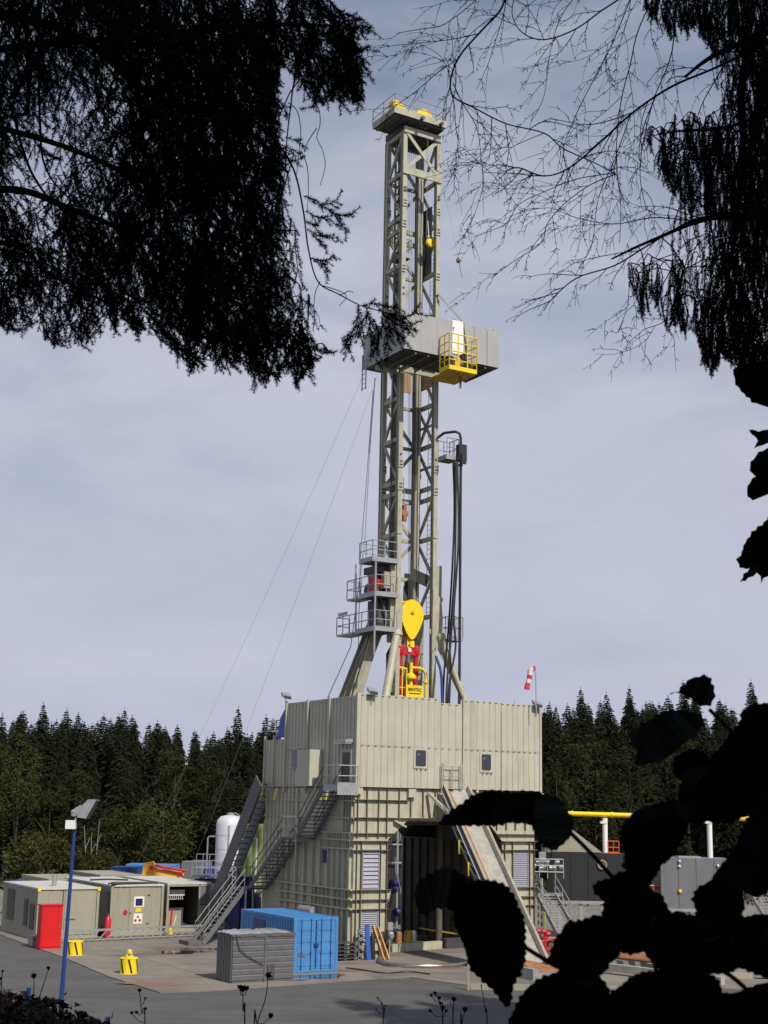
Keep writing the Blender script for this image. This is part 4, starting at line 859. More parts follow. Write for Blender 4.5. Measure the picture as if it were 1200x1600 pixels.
s=MB(); s.tube([(c.x-1.7,c.y-.5,1.5),(c.x-1.7,c.y-.5,5.2),(c.x-1.6,c.y-.5,5.3),(c.x-1.1,c.y-.5,5.3)],.06,6); part('fill_pipe',s,galv,si)
pl=thing('pump_platform','grey railed service platform at the foot of the white silo','platform',(c.x,c.y-2.5,0),'world')
s=MB(); s.box(c.x-2.4,c.x+2.8,c.y-4.,c.y-1.5,2.3,2.45)
for dx in (-2.3,0,2.7): s.box(c.x+dx,c.x+dx+.1,c.y-4,c.y-3.9,0,2.3)
part('deck',s,galvd,pl); s=MB(); rail(s,[(c.x-2.4,c.y-4,2.45),(c.x+2.8,c.y-4,2.45)],1.1,2,.7,.03); rail(s,[(c.x-2.4,c.y-1.6,2.45),(c.x+2.8,c.y-1.6,2.45)],1.5,3,.5,.025); part('railing',s,galv,pl)
s=MB(); s.box(c.x-2.3,c.x+2.3,c.y-3.6,c.y-1.8,0,2.1); part('machinery',s,greyd,pl)
gt2=thing('tank','yellow green upright tank glimpsed beside the rear of the rig','tank',(c.x+3.5,c.y,0),'world'); q=atY(403,1300,102); s=MB(); s.box(q.x-1.3,q.x+1.0,q.y-.5,q.y+1,2.2,6.5); BASE[gt2.name]=Vector((q.x,q.y,0)); gt2.location=(q.x,q.y,0); part('body',s,ylwgrn,gt2)
s=MB(); 
for dx in (-.9,-.2,.5): s.box(q.x+dx,q.x+dx+.12,q.y-.6,q.y-.5,2.2,6.8)
part('stiffener',s,ylwgrn,gt2); s=MB(); s.tube([(q.x-1.4,q.y-.6,5.4),(q.x,q.y-.6,5.5),(q.x,q.y-.6,1.5)],.08,6); part('pipe',s,white,gt2)
nb=thing('chemical_tank','navy blue plastic tank behind the lower stair','tank',(1,13,0)); s=MB(); s.lathe((.6,15,0),[(0,.1),(1.1,.1),(1.15,1.),(1.1,2.2),(.9,2.5),(0,2.6)],20); s.box(-.6,.2,13,14.5,0,3.6); part('body',s,navy,nb); s=MB(); s.lathe((.6,15,2.6),[(0,.12),(.3,.1),(.3,0)],12); part('lid',s,black,nb)
# red locker
rl=thing('red_locker','tall bright red metal locker standing by the left cabin','locker',(-13.4,10.7,PZ))
s=MB(); s.box(-13.55,-12.4,10.5,11.2,PZ,2.3); part('body',s,redcab,rl); s=MB(); s.box(-13.6,-12.35,10.45,11.25,2.3,2.36); part('lid',s,redcab,rl); s=MB(); s.box(-13.5,-12.45,10.47,10.497,PZ+.1,2.2); d=part('door',s,redcab,rl); s=MB(); s.box(-12.6,-12.55,10.43,10.468,1.1,1.3); part('handle',s,steel,d)
rc=thing('red_cylinder','small red gas cylinder against the side of the middle cabin','cylinder',(-7.9,15.6,PZ)); s=MB(); s.lathe((-7.9,15.7,PZ),[(0,0),(.2,0),(.2,1.0),(.1,1.2),(0,1.25)],12); part('body',s,red,rc); s=MB(); s.lathe((-7.9,15.7,PZ+1.25),[(0,0),(.05,0),(.05,.12),(0,.12)],8); part('valve',s,steel,rc)
rk2=thing('barrier_post','red and white striped barrier post on a yellow foot between the cabins','barrier post',(-4.0,15.4,PZ)); s=MB(); s.bar((-4.05,15.4,.5),(-3.95,15.4,1.6),.12,.04); part('red_board',s,red,rk2); s=MB(); s.bar((-3.85,15.4,.5),(-3.7,15.35,1.2),.06,.04); part('white_board',s,white,rk2); s=MB(); s.lathe((-4.0,15.4,PZ),[(0,0),(.16,0),(.12,.4),(0,.45)],10); part('foot',s,yellow,rk2)
# aluminium truss walkway along the cabins
tr=thing('truss_gangway','long low aluminium truss lying along the front of the cabins','gangway',(-6,14,PZ))
s=MB(); y0=14.0; xa,xb=-11.6,0.0
def TY(x): return 13.2+(x-xa)/(xb-xa)*1.3
for dy in (0,.5):
    for z in (.15,.65): s.bar((xa,TY(xa)+dy,z),(xb,TY(xb)+dy,z),.07,.07)
for i in range(24):
    x=xa+i*(xb-xa)/24; x2=x+(xb-xa)/24
    s.bar((x,TY(x),.15),(x2,TY(x2),.65),.05,.05); s.bar((x,TY(x),.65),(x,TY(x)+.5,.65),.04,.04)
part('truss',s,galv,tr); s=MB(); s.box(-13.5,-11.9,12.0,12.9,PZ,.5); s.box(-13.6,-11.8,11.9,13.,.5,.6); 
solo('step_frame',s,galv,'low galvanised step frame on the ground left of the truss','step',(-12.7,12.4,PZ))
# striped drums
def drum(p,lab,bell):
    t_=thing('striped_drum',lab,'drum',tuple(p),'world',group='yellow black striped drums'); x,y,z=p; r_=.41;h=.68
    s=MB(); s.lathe((x,y,z),[(0,0),(r_*1.03,0),(r_,.05),(r_,h),(r_*1.04,h+.01),(r_*.96,h+.04),(0,h-.02)],28); b=part('body',s,yellow,t_)
    for a0 in (-2.55,-1.55,-.55,.6,2.2):
        s=MB(); vs=[]
        for i in range(9):
            a=a0+i*.05; z0=z+h-.02-(h-.06)*i/8
            for da in (0,.22): vs.append((x+(r_+.012)*math.cos(a+da),y+(r_+.012)*math.sin(a+da),z0))
        s.add(vs,[(2*i,2*i+1,2*i+3,2*i+2) for i in range(8)]); part('black_stripe',s,black,t_)
    if bell:
        s=MB(); s.lathe((x,y,z+h),[(.02,0),(.2,0),(.22,.1),(.17,.12)],14); s.box(x-.13,x-.05,y-.05,y+.05,z+h,z+h+.30); s.box(x+.05,x+.13,y-.05,y+.05,z+h,z+h+.28); s.lathe((x,y,z+h+.28),[(0,.14),(.1,.1),(.13,0),(.1,-.08)],12); part('cap_fitting',s,yelrail,t_)
drum(gp(199,1522,PZ)+Vector((0,.3,0)),'yellow drum with black diagonal stripes and a fitting on top, on the open pad',True)
drum(gp(115,1493,PZ)+Vector((0,.3,0)),'yellow drum with black diagonal stripes right beside the blue lamp post',False)
# lamp post
P0=gp(94,1586); P1=atY(117,1290,P0.y); 
lp=thing('lamp_post','blue lamp post with a white junction box and tilted grey floodlight head','lamp post',tuple(P0),'world')
s=MB(); s.tube([P0,P1],.09,12,r2=.06); part('pole',s,polem,lp)
Y=P0.y; a=atY(111,1289,Y-.15); s=MB(); s.box(a.x-.19,a.x+.19,a.y-.15,a.y+.1,a.z-.15,a.z+.18); part('junction_box',s,white,lp)
s=MB(); b0=atY(119,1278,Y);b1=atY(148,1250,Y); s.tube([P1,b0],.05,8); s.bar(atY(114,1271,Y),atY(128,1262,Y),.25,.12,(0,1,0)); s.lathe(atY(116,1270,Y),[(0,-.15),(.12,-.12),(.14,.05),(0,.12)],10); part('bracket',s,galv,lp)
s=MB(); ax=(atY(148,1249,Y)-atY(124,1278,Y)); s.prism([atY(120,1277,Y-.3),atY(134,1279,Y-.3),atY(151,1249,Y-.3),atY(138,1249,Y-.3),atY(128,1258,Y-.3)],(0,.6,0)); h_=part('lamp_head',s,galv,lp); s=MB(); s.prism([atY(134,1279.5,Y-.25),atY(135,1280,Y-.25),atY(151.5,1251,Y-.25),atY(151,1250,Y-.25)],(0,.5,0)); part('glass',s,glass,h_)
# things at the near corner of the rig
pk=thing('pallet_stack','low stack of dark pallets on the pad by the near corner of the rig','pallets',(-.7,-.5,PZ)); 
for i in range(5):
    s=MB(); z=PZ+i*.19; s.box(-1.5,-.1,-.6,.0,z+.1,z+.15)
    for xx in (-1.5,-.85,-.25): s.box(xx,xx+.14,-.6,0,z,z+.1)
    part('pallet',s,greyd,pk)
bn=[(.55,'blue'),]
s=MB(); s.bar((.55,-.75,PZ),(.55,-.5,1.8),.06,.26,(1,0,0)); solo('blue_board',s,tarpb,'narrow bright blue board leaning upright below the lower louvre','board',(.6,-.7,PZ))
tk=thing('pipe_clamp_rack','rack with bright steel hooks and a black gas bottle beside the blue board','rack',(.2,-.5,PZ)); s=MB()
for z in (.3,.7,1.1,1.5): s.box(.1,.5,-.45,-.3,z,z+.05); s.tube([(.15,-.5,z-.1),(.3,-.6,z+.1)],.05,6)
s.box(.1,.14,-.45,-.3,PZ,1.6); part('rack_frame',s,galv,tk); s=MB(); s.lathe((.9,-.5,PZ),[(0,0),(.14,0),(.14,1.1),(.06,1.35),(0,1.4)],12); part('bottle',s,black,tk)
for i,(xa,lab) in enumerate(((1.0,'left of two orange planks leaning below the louvre'),(1.3,'right of two orange planks leaning below the louvre'))):
    s=MB(); s.bar((xa+.35,-.95,PZ),(xa,-.3,1.75-.1*i),.2,.06,(1,0,0)); solo('orange_plank',s,plank,lab,'plank',(xa+.2,-.6,PZ),group='orange planks')
vm_=thing('valve_meter','small grey valve meter on a post at the inner edge of the left rig leg','meter',(1.95,-.6,PZ)); s=MB(); s.box(1.8,2.1,-.6,-.4,1.5,1.9); s.lathe((1.95,-.6,1.3),[(0,-.15),(.14,-.1),(.14,.1),(0,.15)],10,'x'); part('meter',s,galv,vm_); s=MB(); s.tube([(1.95,-.5,PZ),(1.95,-.5,1.6)],.04,6); part('post',s,galv,vm_)
for i,pp in enumerate(([(540,1512),(565,1515),(600,1520),(640,1518),(672,1522)],)):
    s=MB(); s.tube(curve([WR(gp(x,y,PZ+.04)) for x,y in pp],6),.03,6); solo('ground_cable',s,black,'thin black cable lying on the pad from the pallets towards the arch','cable',tuple(WR(gp(*pp[0]))),'rig')
# big hose loop on the pad
pts=[FP(612,1462,0),gp(606,1478,.35),gp(597,1492,.15),gp(592,1502,.12),gp(605,1507,.12),gp(640,1510,.12),gp(680,1510,.12),gp(715,1508,.12),gp(735,1503,.12)]
pts=[pts[0]]+[WR(p) for p in pts[1:]]
s=MB(); s.tube(pts,.13,10); solo('metal_hose',s,steel,'thick silvery metal hose curving on the pad in front of the arch','hose',tuple(pts[3]))
bm=thing('steel_beam','long beige steel beam lying on the pad under the arch','beam',(4,0,PZ)); s=MB(); a=WR(gp(610,1489)); b=WR(gp(688,1483)); s.bar(a+Vector((0,0,.25)),b+Vector((0,0,.25)),.3,.42); part('beam',s,beige2,bm); s=MB(); s.bar(b+Vector((.15,-.1,.3)),b+Vector((2.2,.2,.3)),.5,.55); part('end_block',s,greyd,bm)
s=MB(); a=WR(gp(650,1470)); s.box(a.x-.5,a.x+2.5,a.y,a.y+1.5,PZ,.25); solo('rust_plate',s,rust,'flat rusty steel plate inside the arch','plate',(a.x,a.y,PZ))
for i,(px,py,c_) in enumerate(((637,1474,yelrail),(645,1474,greyd),(622,1476,rust))):
    a=WR(gp(px,py)); s=MB(); s.lathe((a.x,a.y,PZ),[(0,0),(.22,0),(.22,.6),(.15,.7),(0,.7)],12); solo('canister',s,c_,['yellow canister under the arch','dark grey canister under the arch','rusty canister under the arch'][i],'canister',(a.x,a.y,PZ))
# equipment seen through the arch on the left
eq=thing('pump_manifold','blue and silver pipe manifold seen through the arch behind the left leg','manifold',(9,16,0))
s=MB(); c=FP(620,1400,16); c=Vector((c.x,16,0)); BASE[eq.name]=c.copy(); eq.location=RW(c)
for dx in (-1.2,0,1.1): s.tube([(c.x+dx,c.y,0),(c.x+dx,c.y,7)],.09,8)
for z in (5.4,6.9,4.2): s.tube([(c.x-2,c.y,z),(c.x+2,c.y,z)],.13 if z>6 else .06,8)
rr=random.Random(3)
for i in range(26): 
    x=c.x+rr.uniform(-2,1.5); z=rr.uniform(2,6); s.tube([(x,c.y-.2,z),(x+rr.uniform(-.3,.3),c.y-.2,z+rr.uniform(.5,1.4))],.03,5)
part('pipes',s,galv,eq)
s=MB(); s.box(c.x-3.5,c.x+3.5,c.y+1.5,c.y+3,0,7.6); part('dark_casing',s,tankd,eq)
s=MB(); 
for i in range(8): x=c.x+rr.uniform(-2,1.6); z=rr.uniform(1,3.6); s.lathe((x,c.y-.3,z),[(0,-.3),(.25,-.25),(.3,0),(.25,.25),(0,.3)],10,'x')
part('pump_casing',s,navy,eq)['kind']='stuff'; s=MB(); s.lathe((c.x+.9,c.y-.5,2.6),[(0,-.3),(.3,-.2),(.3,.2),(0,.3)],10); part('valve_wheel',s,red,eq)
# ================= RIGHT SIDE =================
def gtank(lab,x0,x1,Y,z0,z1,m,parts_=True):
    t_=thing('mud_tank',lab,'tank',(x0,Y,0),'world'); s=MB(); s.box(x0,x1,Y,Y+3,z0,z1); part('body',s,m,t_)
    s=MB(); 
    for i in range(int((x1-x0)/1.1)+1): s.box(x0+i*1.1,x0+i*1.1+.05,Y-.03,Y-.001,z0,z1)
    part('seam',s,m,t_)
    s=MB(); s.box(x0-.1,x1+.1,Y-.1,Y+3.1,z0-.18,z0-.01)
    for i in range(4):
        x=x0+.3+i*(x1-x0-.6)/3; s.box(x,x+.2,Y,Y+.2,0,z0-.18); s.bar((x,Y+.1,z0-.9),(x+.6,Y+.1,z0-.2),.12,.12)
    part('support_frame',s,galv,t_); return t_
g1=gtank('dark grey steel tank with a round porthole right of the rig',10.85,15.4,88,2.45,5.3,tankd)
s=MB(); c=atY(941,1351,87.95); s.lathe(c,[(.22,0),(.30,0),(.30,-.06),(.22,-.06),(.22,0)],16,'y'); o=part('porthole_rim',s,cabm,g1); s=MB(); s.lathe(c,[(0,-.01),(.22,-.01)],16,'y'); part('porthole',s,rust,g1)
s=MB(); s.lathe((11.2,89.5,5.3),[(.0,0),(.9,0),(.75,.9),(0,1.)],16); s.prism([(10.9,88.5,5.35),(14.0,88.5,5.35),(12.2,88.5,6.7),(11.3,88.5,6.9)],(0,1.2,0)); part('hopper',s,cabm,g1)
g2=gtank('light blue grey steel tank with a small yellow hook, partly behind the leaves',17.55,22.0,88,2.1,5.1,lgrey)
s=MB(); 
for px,py in ((1062,1345),(1062,1353),(1122,1352)): s.lathe(atY(px,py,87.9),[(0,-.05),(.07,-.05),(.07,.05),(0,.05)],8,'y')
part('lifting_eye',s,white,g2); s=MB(); s.lathe(atY(1063,1392,87.9),[(0,-.05),(.1,-.05),(.12,.05),(0,.05)],8,'y'); part('hook',s,yellow,g2)
s=MB(); s.box(18.8,20.2,88.5,89.5,5.1,5.2); part('hatch',s,galv,g2)
ol=thing('orange_barrier','orange red tubular guard on the roof of the dark tank','barrier',(14.2,88.3,5.3),'world'); s=MB(); a=atY(950,1329,88.3); b=atY(967,1329,88.3)
rail(s,[(a.x,88.3,5.3),(b.x,88.3,5.3)],.75,2,.35,.03); s.box(a.x,b.x,88.28,88.32,5.3,5.42); part('guard',s,redor,ol)
s=MB(); a=atY(1025,1392,89); s.box(a.x-.25,a.x+.25,89,89.4,a.z-.4,a.z+.4); om=thing('orange_motor','orange pump motor in the gap between the two grey tanks','motor',(a.x,89,a.z-.4),'world'); part('housing',s,redor,om); s=MB(); s.lathe((a.x,88.9,a.z),[(0,-.1),(.2,-.1),(.25,.1),(0,.1)],12,'y'); part('fan_cover',s,redor,om)
s=MB(); a=atY(1008,1412,88.5); rail(s,[(a.x-.8,88.5,a.z),(a.x+1.2,88.5,a.z)],1.1,3,.6,.03); s.box(a.x-.8,a.x+1.2,88.5,90,a.z-.15,a.z); s.box(a.x-.7,a.x-.6,88.6,88.7,0,a.z-.15); solo('tank_walkway',s,galv,'grey railed walkway in the gap between the two grey tanks','walkway',(a.x,88.5,0),'world')
yp=thing('pipe_bridge','long horizontal yellow pipe carried on white posts right of the rig','pipe',(15,86,0),'world')
s=MB(); a=atY(880,1271,90); b=atY(1260,1282,90); s.tube([a,a.lerp(b,.5),b],.15,12); part('pipe',s,yellow,yp)
s=MB()
for f_ in (.035,.2,.46,.63,.88): q=a.lerp(b,f_); s.lathe(q,[(.15,-.06),(.19,-.05),(.19,.05),(.15,.06)],12,'x')
part('flange',s,yellow,yp)
for px in (945,1108):
    t0=atY(px,1278,90); s=MB(); s.tube([(t0.x,90.,0),(t0.x,90.,t0.z)],.17,12); s.box(t0.x-.3,t0.x+.1,89.8,90.2,t0.z-.35,t0.z-.2); part('post',s,white,yp)
# stair right of the rig
rs=thing('tank_stair','narrow steel stair with handrails between the rig and the dark tank','stair',(12.6,84,0),'world')
a=atY(872,1462,80.6); b=atY(838,1397,84.5); stairs(rs,(a.x,a.y,max(a.z,.05)),(b.x,b.y,b.z),(1.15,.25,0),galv,galv,galv,n=15)
s=MB(); s.box(b.x-.3,b.x+1.6,b.y,b.y+1.5,b.z-.1,b.z); rail(s,[(b.x-.3,b.y,b.z),(b.x+.0,b.y,b.z)],1.1,2,1,.03); s.box(b.x+.1,b.x+.2,b.y+.2,b.y+.3,0,b.z); part('landing',s,galv,rs)
rs2=thing('far_stair','weathered steel stair at the right edge behind the leaves','stair',(21,80,0),'world'); a=atY(1185,1440,82); b=atY(1165,1380,88); stairs(rs2,(a.x+.5,a.y,max(.05,a.z)),(b.x-.3,b.y,b.z+.3),(1.2,.3,0),galv,galv,galv,n=14)
s=MB(); a=atY(846,1345,84); rail(s,[(a.x-.6,84,a.z-1),(a.x+1.3,84,a.z-1)],1.1,3,.5,.03)
for i in range(9): s.lathe((a.x-.4+i*.2,84.3,a.z-.3+.2*math.sin(i*2.)),[(0,-.1),(.14,-.1),(.14,.1),(0,.1)],8,'x')
s.box(a.x-.1,a.x+.3,84.2,84.6,a.z-.6,a.z+.5); s.tube([(a.x,84,0),(a.x,84,a.z-1)],.08,6); solo('pump_skid',s,galv,'cluster of grey pipes and valves beside the right rig leg','pump',(a.x,84,0),'world')
fh=thing('red_pump','small bright red hydrant pump at the foot of the slide','pump',tuple(gp(852,1492)),'world'); p=gp(852,1492); s=MB(); rr=random.Random(5)
for i in range(9): q=p+Vector((rr.uniform(-.6,.6),rr.uniform(-.2,.2),rr.uniform(.15,1.3))); s.lathe(q,[(0,-.12),(.13,-.1),(.13,.1),(0,.12)],8,rr.choice('xyz'))
s.tube([p,p+Vector((0,0,1.4))],.08,8); s.tube([p+Vector((-.6,0,.6)),p+Vector((.6,0,.9)),p+Vector((.7,0,.1))],.07,8); part('valve_body',s,red,fh)
s=MB(); q=gp(850,1490); s.tube([(q.x+.1,q.y+.6,0),(q.x+.1,q.y+.6,2.2)],.1,8); solo('yellow_post',s,ylwgrn,'short pale yellow post beside the red pump','post',(q.x+.1,q.y+.6,0),'world')
s=MB(); a=gp(688+44,1547); s.box(a.x-.05,a.x+.05,a.y-.05,a.y+.05,0,1.15); s.box(a.x+.1,a.x+9,a.y+.2,a.y+.5,0,.22); solo('kerb_stone',s,cabm,'pale kerb with a slim marker post on the pad edge below the slide','kerb',(a.x,a.y,0),'world')
s=MB(); a=gp(930,1495); s.box(a.x-2,a.x+7,a.y,a.y+6,.04,.5); solo('loading_ramp',s,mat('pinkish concrete',(.34,.26,.21),.9,0,.15,1.),'low pinkish concrete ramp seen through a gap in the leaves','ramp',(a.x,a.y,0),'world')
s=MB(); a=gp(955,1520); s.bar(a+Vector((-3,1,.35)),a+Vector((8,-2.,.35)),.25,.5); solo('grey_beam',s,galv,'long grey steel beam in front of the pinkish ramp','beam',tuple(a),'world')
s=MB(); a=gp(1045,1530); s.bar(a+Vector((-1,0,.15)),a+Vector((6,1,.15)),.5,.3); solo('pale_beam',s,cabm,'pale beam on the pad near the right edge behind the leaves','beam',tuple(a),'world')
# rope fence in the foreground left
rf=[(-3,1522,19),(45,1546,18),(168,1592,17.5),(290,1650,17)]
tops=[]
for i,(px,py,Y) in enumerate(rf):
    p=atY(px,py,Y); z0=hgt(p.x,p.y); s=MB(); s.tube([(p.x,p.y,z0-.2),(p.x,p.y,p.z)],.028,8); s.lathe((p.x,p.y,p.z),[(0,.03),(.03,.02),(.03,-.02)],8)
    solo('fence_post',s,polem,['blue rope fence post at the left photo edge','blue rope fence post among the dark plants at left','blue rope fence post at the bottom left','blue rope fence post just below the photo bottom'][i],'fence post',(p.x,p.y,z0),'world','rope fence posts'); tops.append(Vector((p.x,p.y,p.z-.05)))
for i in range(3):
    a,b=tops[i],tops[i+1]; s=MB(); 
    for dz,sg in ((0,.12),(-.25,.16)) if i==0 else ((0,.10),): s.tube([a.lerp(b,k/10)+Vector((0,0,dz-sg*4*(k/10)*(1-k/10))) for k in range(11)],.008,5)
    solo('fence_rope',s,greyd,['drooping fence rope between the two leftmost posts','fence rope crossing in front of the lamp post','fence rope leaving the photo at the bottom left'][i],'rope',tuple(a),'world','fence ropes')
# ================= VEGETATION =================
def npmesh(name,V,T,m,loc=(0,0,0)):
    me=bpy.data.meshes.new(name); V=np.asarray(V,np.float32)-np.array(loc,np.float32); T=np.asarray(T,np.int32)
    me.vertices.add(len(V)); me.vertices.foreach_set('co',V.ravel()); me.loops.add(T.size); me.loops.foreach_set('vertex_index',T.ravel()); k=T.shape[1]
    me.polygons.add(len(T)); me.polygons.foreach_set('loop_start',np.arange(0,T.size,k,dtype=np.int32)); me.polygons.foreach_set('loop_total',np.full(len(T),k,np.int32))
    me.update(calc_edges=True); me.validate(); me.materials.append(m); return me
def leafs(C,size,stretch=None,flat=.6):
    # irregular small faces at points C (n,3)
    n=len(C); a=rng.normal(size=(n,3)); a[:,2]*=flat; a/=np.linalg.norm(a,axis=1)[:,None]; b=rng.normal(size=(n,3)); b-=a*(a*b).sum(1)[:,None]; b/=np.linalg.norm(b,axis=1)[:,None]
    s=size*rng.uniform(.5,1.4,(n,1)); p0=C+a*s; p1=C-a*s*.5+b*s*rng.uniform(.3,.7,(n,1)); p2=C-a*s*.6-b*s*rng.uniform(.2,.6,(n,1))
    V=np.stack([p0,p1,p2],1).reshape(-1,3); T=np.arange(3*n).reshape(-1,3); return V,T
def spruce_mesh(H,Rb,seed):
    global rng
    r0=np.random.default_rng(seed); pts=[];sz=[]; bare=.03*H; nW=int(H*2.3)
    Vs=[];Ts=[];o=0
    for w_ in range(nW):
        f=w_/nW; z=bare+(H-bare)*f**.92; R=Rb*(1-f)**.70*(1-.25*math.exp(-f*12))+.12; nb=int(6+4*(1-f)); a0=r0.uniform(0,6.28)
        for k in range(nb):
            if r0.random()<.1: continue
            a=a0+k*6.283/nb+r0.uniform(-.3,.3); L=R*r0.uniform(.65,1.15); n=max(5,int(L*13)); t=np.sort(r0.uniform(.1,1,n))
            zz=z+L*(.18*t-.42*t*t)*(1-f*.6)+r0.normal(0,.05,n); spread=.16*L*(1-t)*1.6+.07
            sx=r0.normal(0,1,n)*spread; X=L*t*math.cos(a)-sx*math.sin(a); Y=L*t*math.sin(a)+sx*math.cos(a)
            C=np.stack([X,Y,zz],1); d=np.array([math.cos(a),math.sin(a),-.35])
            s=(.17+.17*(1-f))*r0.uniform(.6,1.4,(n,1)); side=np.array([-math.sin(a),math.cos(a),0])
            u=d+side*r0.normal(0,.6,(n,1))+np.array([0,0,1])*r0.normal(-.2,.25,(n,1)); v=np.cross(u,r0.normal(size=(n,3))); v/=np.linalg.norm(v,axis=1)[:,None]
            P0=C+u*s*1.4;P1=C+v*s*.6-u*s*.4;P2=C-v*s*.6-u*s*.5; V=np.stack([P0,P1,P2],1).reshape(-1,3); Vs.append(V)
    # tip
    zt=np.linspace(H-.9,H+.3,14); C=np.stack([r0.normal(0,.05,14),r0.normal(0,.05,14),zt],1); d=r0.normal(size=(14,3)); d[:,2]=.3
    Vs.append(np.stack([C+d*.14,C+np.array([.04,0,.12]),C-np.array([.04,0,.1])],1).reshape(-1,3))
    V=np.concatenate(Vs); return V,np.arange(len(V)).reshape(-1,3)
def trunkmb(H,r_):
    s=MB(); s.tube([(0,0,-.5),(0.05,0,H*.5),(0,0,H*.97)],r_,7,r2=.03); return s
SPR=[]
for i,(H,Rb) in enumerate(((19,3.5),(17,3.0),(20.5,3.3),(15.5,3.4),(18,2.8),(16,2.4))):
    V,T=spruce_mesh(H,Rb,100+i); SPR.append((npmesh('crown',V,T,spr),H))
TM=mesh_of(trunkmb(17,.2),'trunk',bark)
def tree(name,lab,grp,x,y,cm,tm,s=1.,rz=0.,cat='tree',z=None):
    t_=bpy.data.objects.new(name,None); COL.objects.link(t_); t_.location=(x,y,hgt(x,y) if z is None else z); t_.scale=(s,s,s*random.uniform(.94,1.08)); t_.rotation_euler=(0,0,rz); t_.empty_display_size=.3
    setp(t_,lab,cat,grp)
    for nm,me in (('trunk',tm),('crown',cm)):
        o=bpy.data.objects.new(nm,me); COL.objects.link(o); o.parent=t_
    return t_
rt=random.Random(11); cnt=0
rows=((151,4.2,.5),(157,4.0,.56),(165,3.8,.6),(174,3.5,.64),(184,3.4,.68),(195,3.3,.7),(207,3.2,.72),(220,3.1,.72),(234,3.0,.74))
for r_,(Y,sp_,hs_) in enumerate(rows):
    half=Y*.285+4; n=int(2*half/sp_)
    for i in range(n):
        x=-half+(i+.5)*sp_+rt.uniform(-1.5,1.5); y=Y+rt.uniform(-4,4); px=600+2150*x/y
        if 455<px<800: continue
        if Y<156 and x<-10 and rt.random()<.3: continue
        side_='left' if x<0 else 'right'
        m_,H=rt.choice(SPR); hz=rt.uniform(.66 if r_<5 else .8,1.15)*hs_
        lab='dark spruce in the forest behind the site, %s of the rig'%side_
        tree('spruce_tree',lab,'spruces of the forest %s of the rig'%side_,x,y,m_,TM,hz,rt.uniform(0,6.28)); cnt+=1
# the wood further up the hill, one mass
V6,T6=spruce_mesh(13,2.8,500); Vs=[];no_=0
for i in range(230):
    x=rt.uniform(-82,82); y=rt.uniform(240,275); 
    if 455<600+2150*x/y<800: continue
    a=rt.uniform(0,6.28); q=rt.uniform(.85,1.08); c_,s_=math.cos(a)*q,math.sin(a)*q
    Vs.append(np.stack([V6[:,0]*c_-V6[:,1]*s_+x,V6[:,0]*s_+V6[:,1]*c_+y,V6[:,2]*q+hgt(x,y)],1))
Vs=np.concatenate(Vs).astype(np.float32); o=bpy.data.objects.new('distant_wood',npmesh('distant_wood',Vs,np.arange(len(Vs)).reshape(-1,3),spr)); COL.objects.link(o); setp(o,'dark spruce wood on the hilltop behind all other trees','wood',kind='stuff')
# broadleaf trees
def dec_mesh(H,R,seed,n=5200,base=.12):
    r0=np.random.default_rng(seed); cl=[]; nc=46
    for i in range(nc):
        u=r0.normal(size=3); u/=np.linalg.norm(u); rr=r0.uniform(.45,1.)**.5; cl.append((u[0]*R*rr*.85,u[1]*R*rr*.85,H*(.5+base/2)+u[2]*H*(.5-base/2)*rr*.88,r0.uniform(.16,.3)*R))
    Cs=[]
    for (x,y,z,q) in cl:
        k=n//nc; d=r0.normal(size=(k,3)); d/=np.linalg.norm(d,axis=1)[:,None]; Cs.append(np.array([x,y,z])+d*q*r0.uniform(.5,1.1,(k,1)))
    C=np.concatenate(Cs); C[:,2]=np.maximum(C[:,2],.1); return leafs(C,.17)
def dtrunk(H,R,seed):
    s=MB(); s.tube([(0,0,-.4),(.1,0,H*.35),(0,.1,H*.8)],.18,7,r2=.04); rr=random.Random(seed)
    for i in range(7):
        a=rr.uniform(0,6.28); z=H*rr.uniform(.2,.6); s.tube([(0,0,z),(R*.3*math.cos(a),R*.3*math.sin(a),z+H*.12),(R*.65*math.cos(a),R*.65*math.sin(a),z+H*.25)],.07,5,r2=.02)
    return s
def put_dec(lab,px,py_base,Y,H,R,seed,name='broadleaf_tree',cat='tree',m=None):
    p=atY(px,py_base,Y); V,T=dec_mesh(H,R,seed); cm=npmesh('crown',V,T,m or decid); tm=mesh_of(dtrunk(H,R,seed),'trunk',bark); tree(name,lab,None,p.x,Y,cm,tm,1.,0,cat)
put_dec('tall yellow green broadleaf tree at the left photo edge before the spruces',18,1380,146,15.,3.9,1,m=decid2)
put_dec('smaller olive green broadleaf tree just right of the tall yellow green one',70,1380,144,8.5,2.6,12)
put_dec('wide round green bush left of the two guy wire feet',180,1380,142,7.5,3.4,2,'round_bush','bush',decid2)
put_dec('wide round green bush behind the silo guy wire',250,1380,140,8.,4.6,3,'round_bush','bush',decid2)
put_dec('low green bush at the meadow edge behind the left cabin',60,1380,138,4.,4.,4,'low_bush','bush',decid2)
put_dec('low pale bush at the meadow edge left of the blue containers',140,1380,137,3.2,3.4,5,'low_bush','bush',decid2)
put_dec('round light green tree right of the yellow pipe among the spruces',985,1280,148,15.5,3.2,6)
put_dec('pale green leafy tree near the right photo edge',1180,1280,146,11.5,3.,7)
put_dec('grey green broadleaf tree left of centre on the right hillside',930,1280,146,9,2.8,9)
put_dec('small bright bush near the right end of the yellow pipe',1050,1290,140,6,2.4,10,'low_bush','bush')
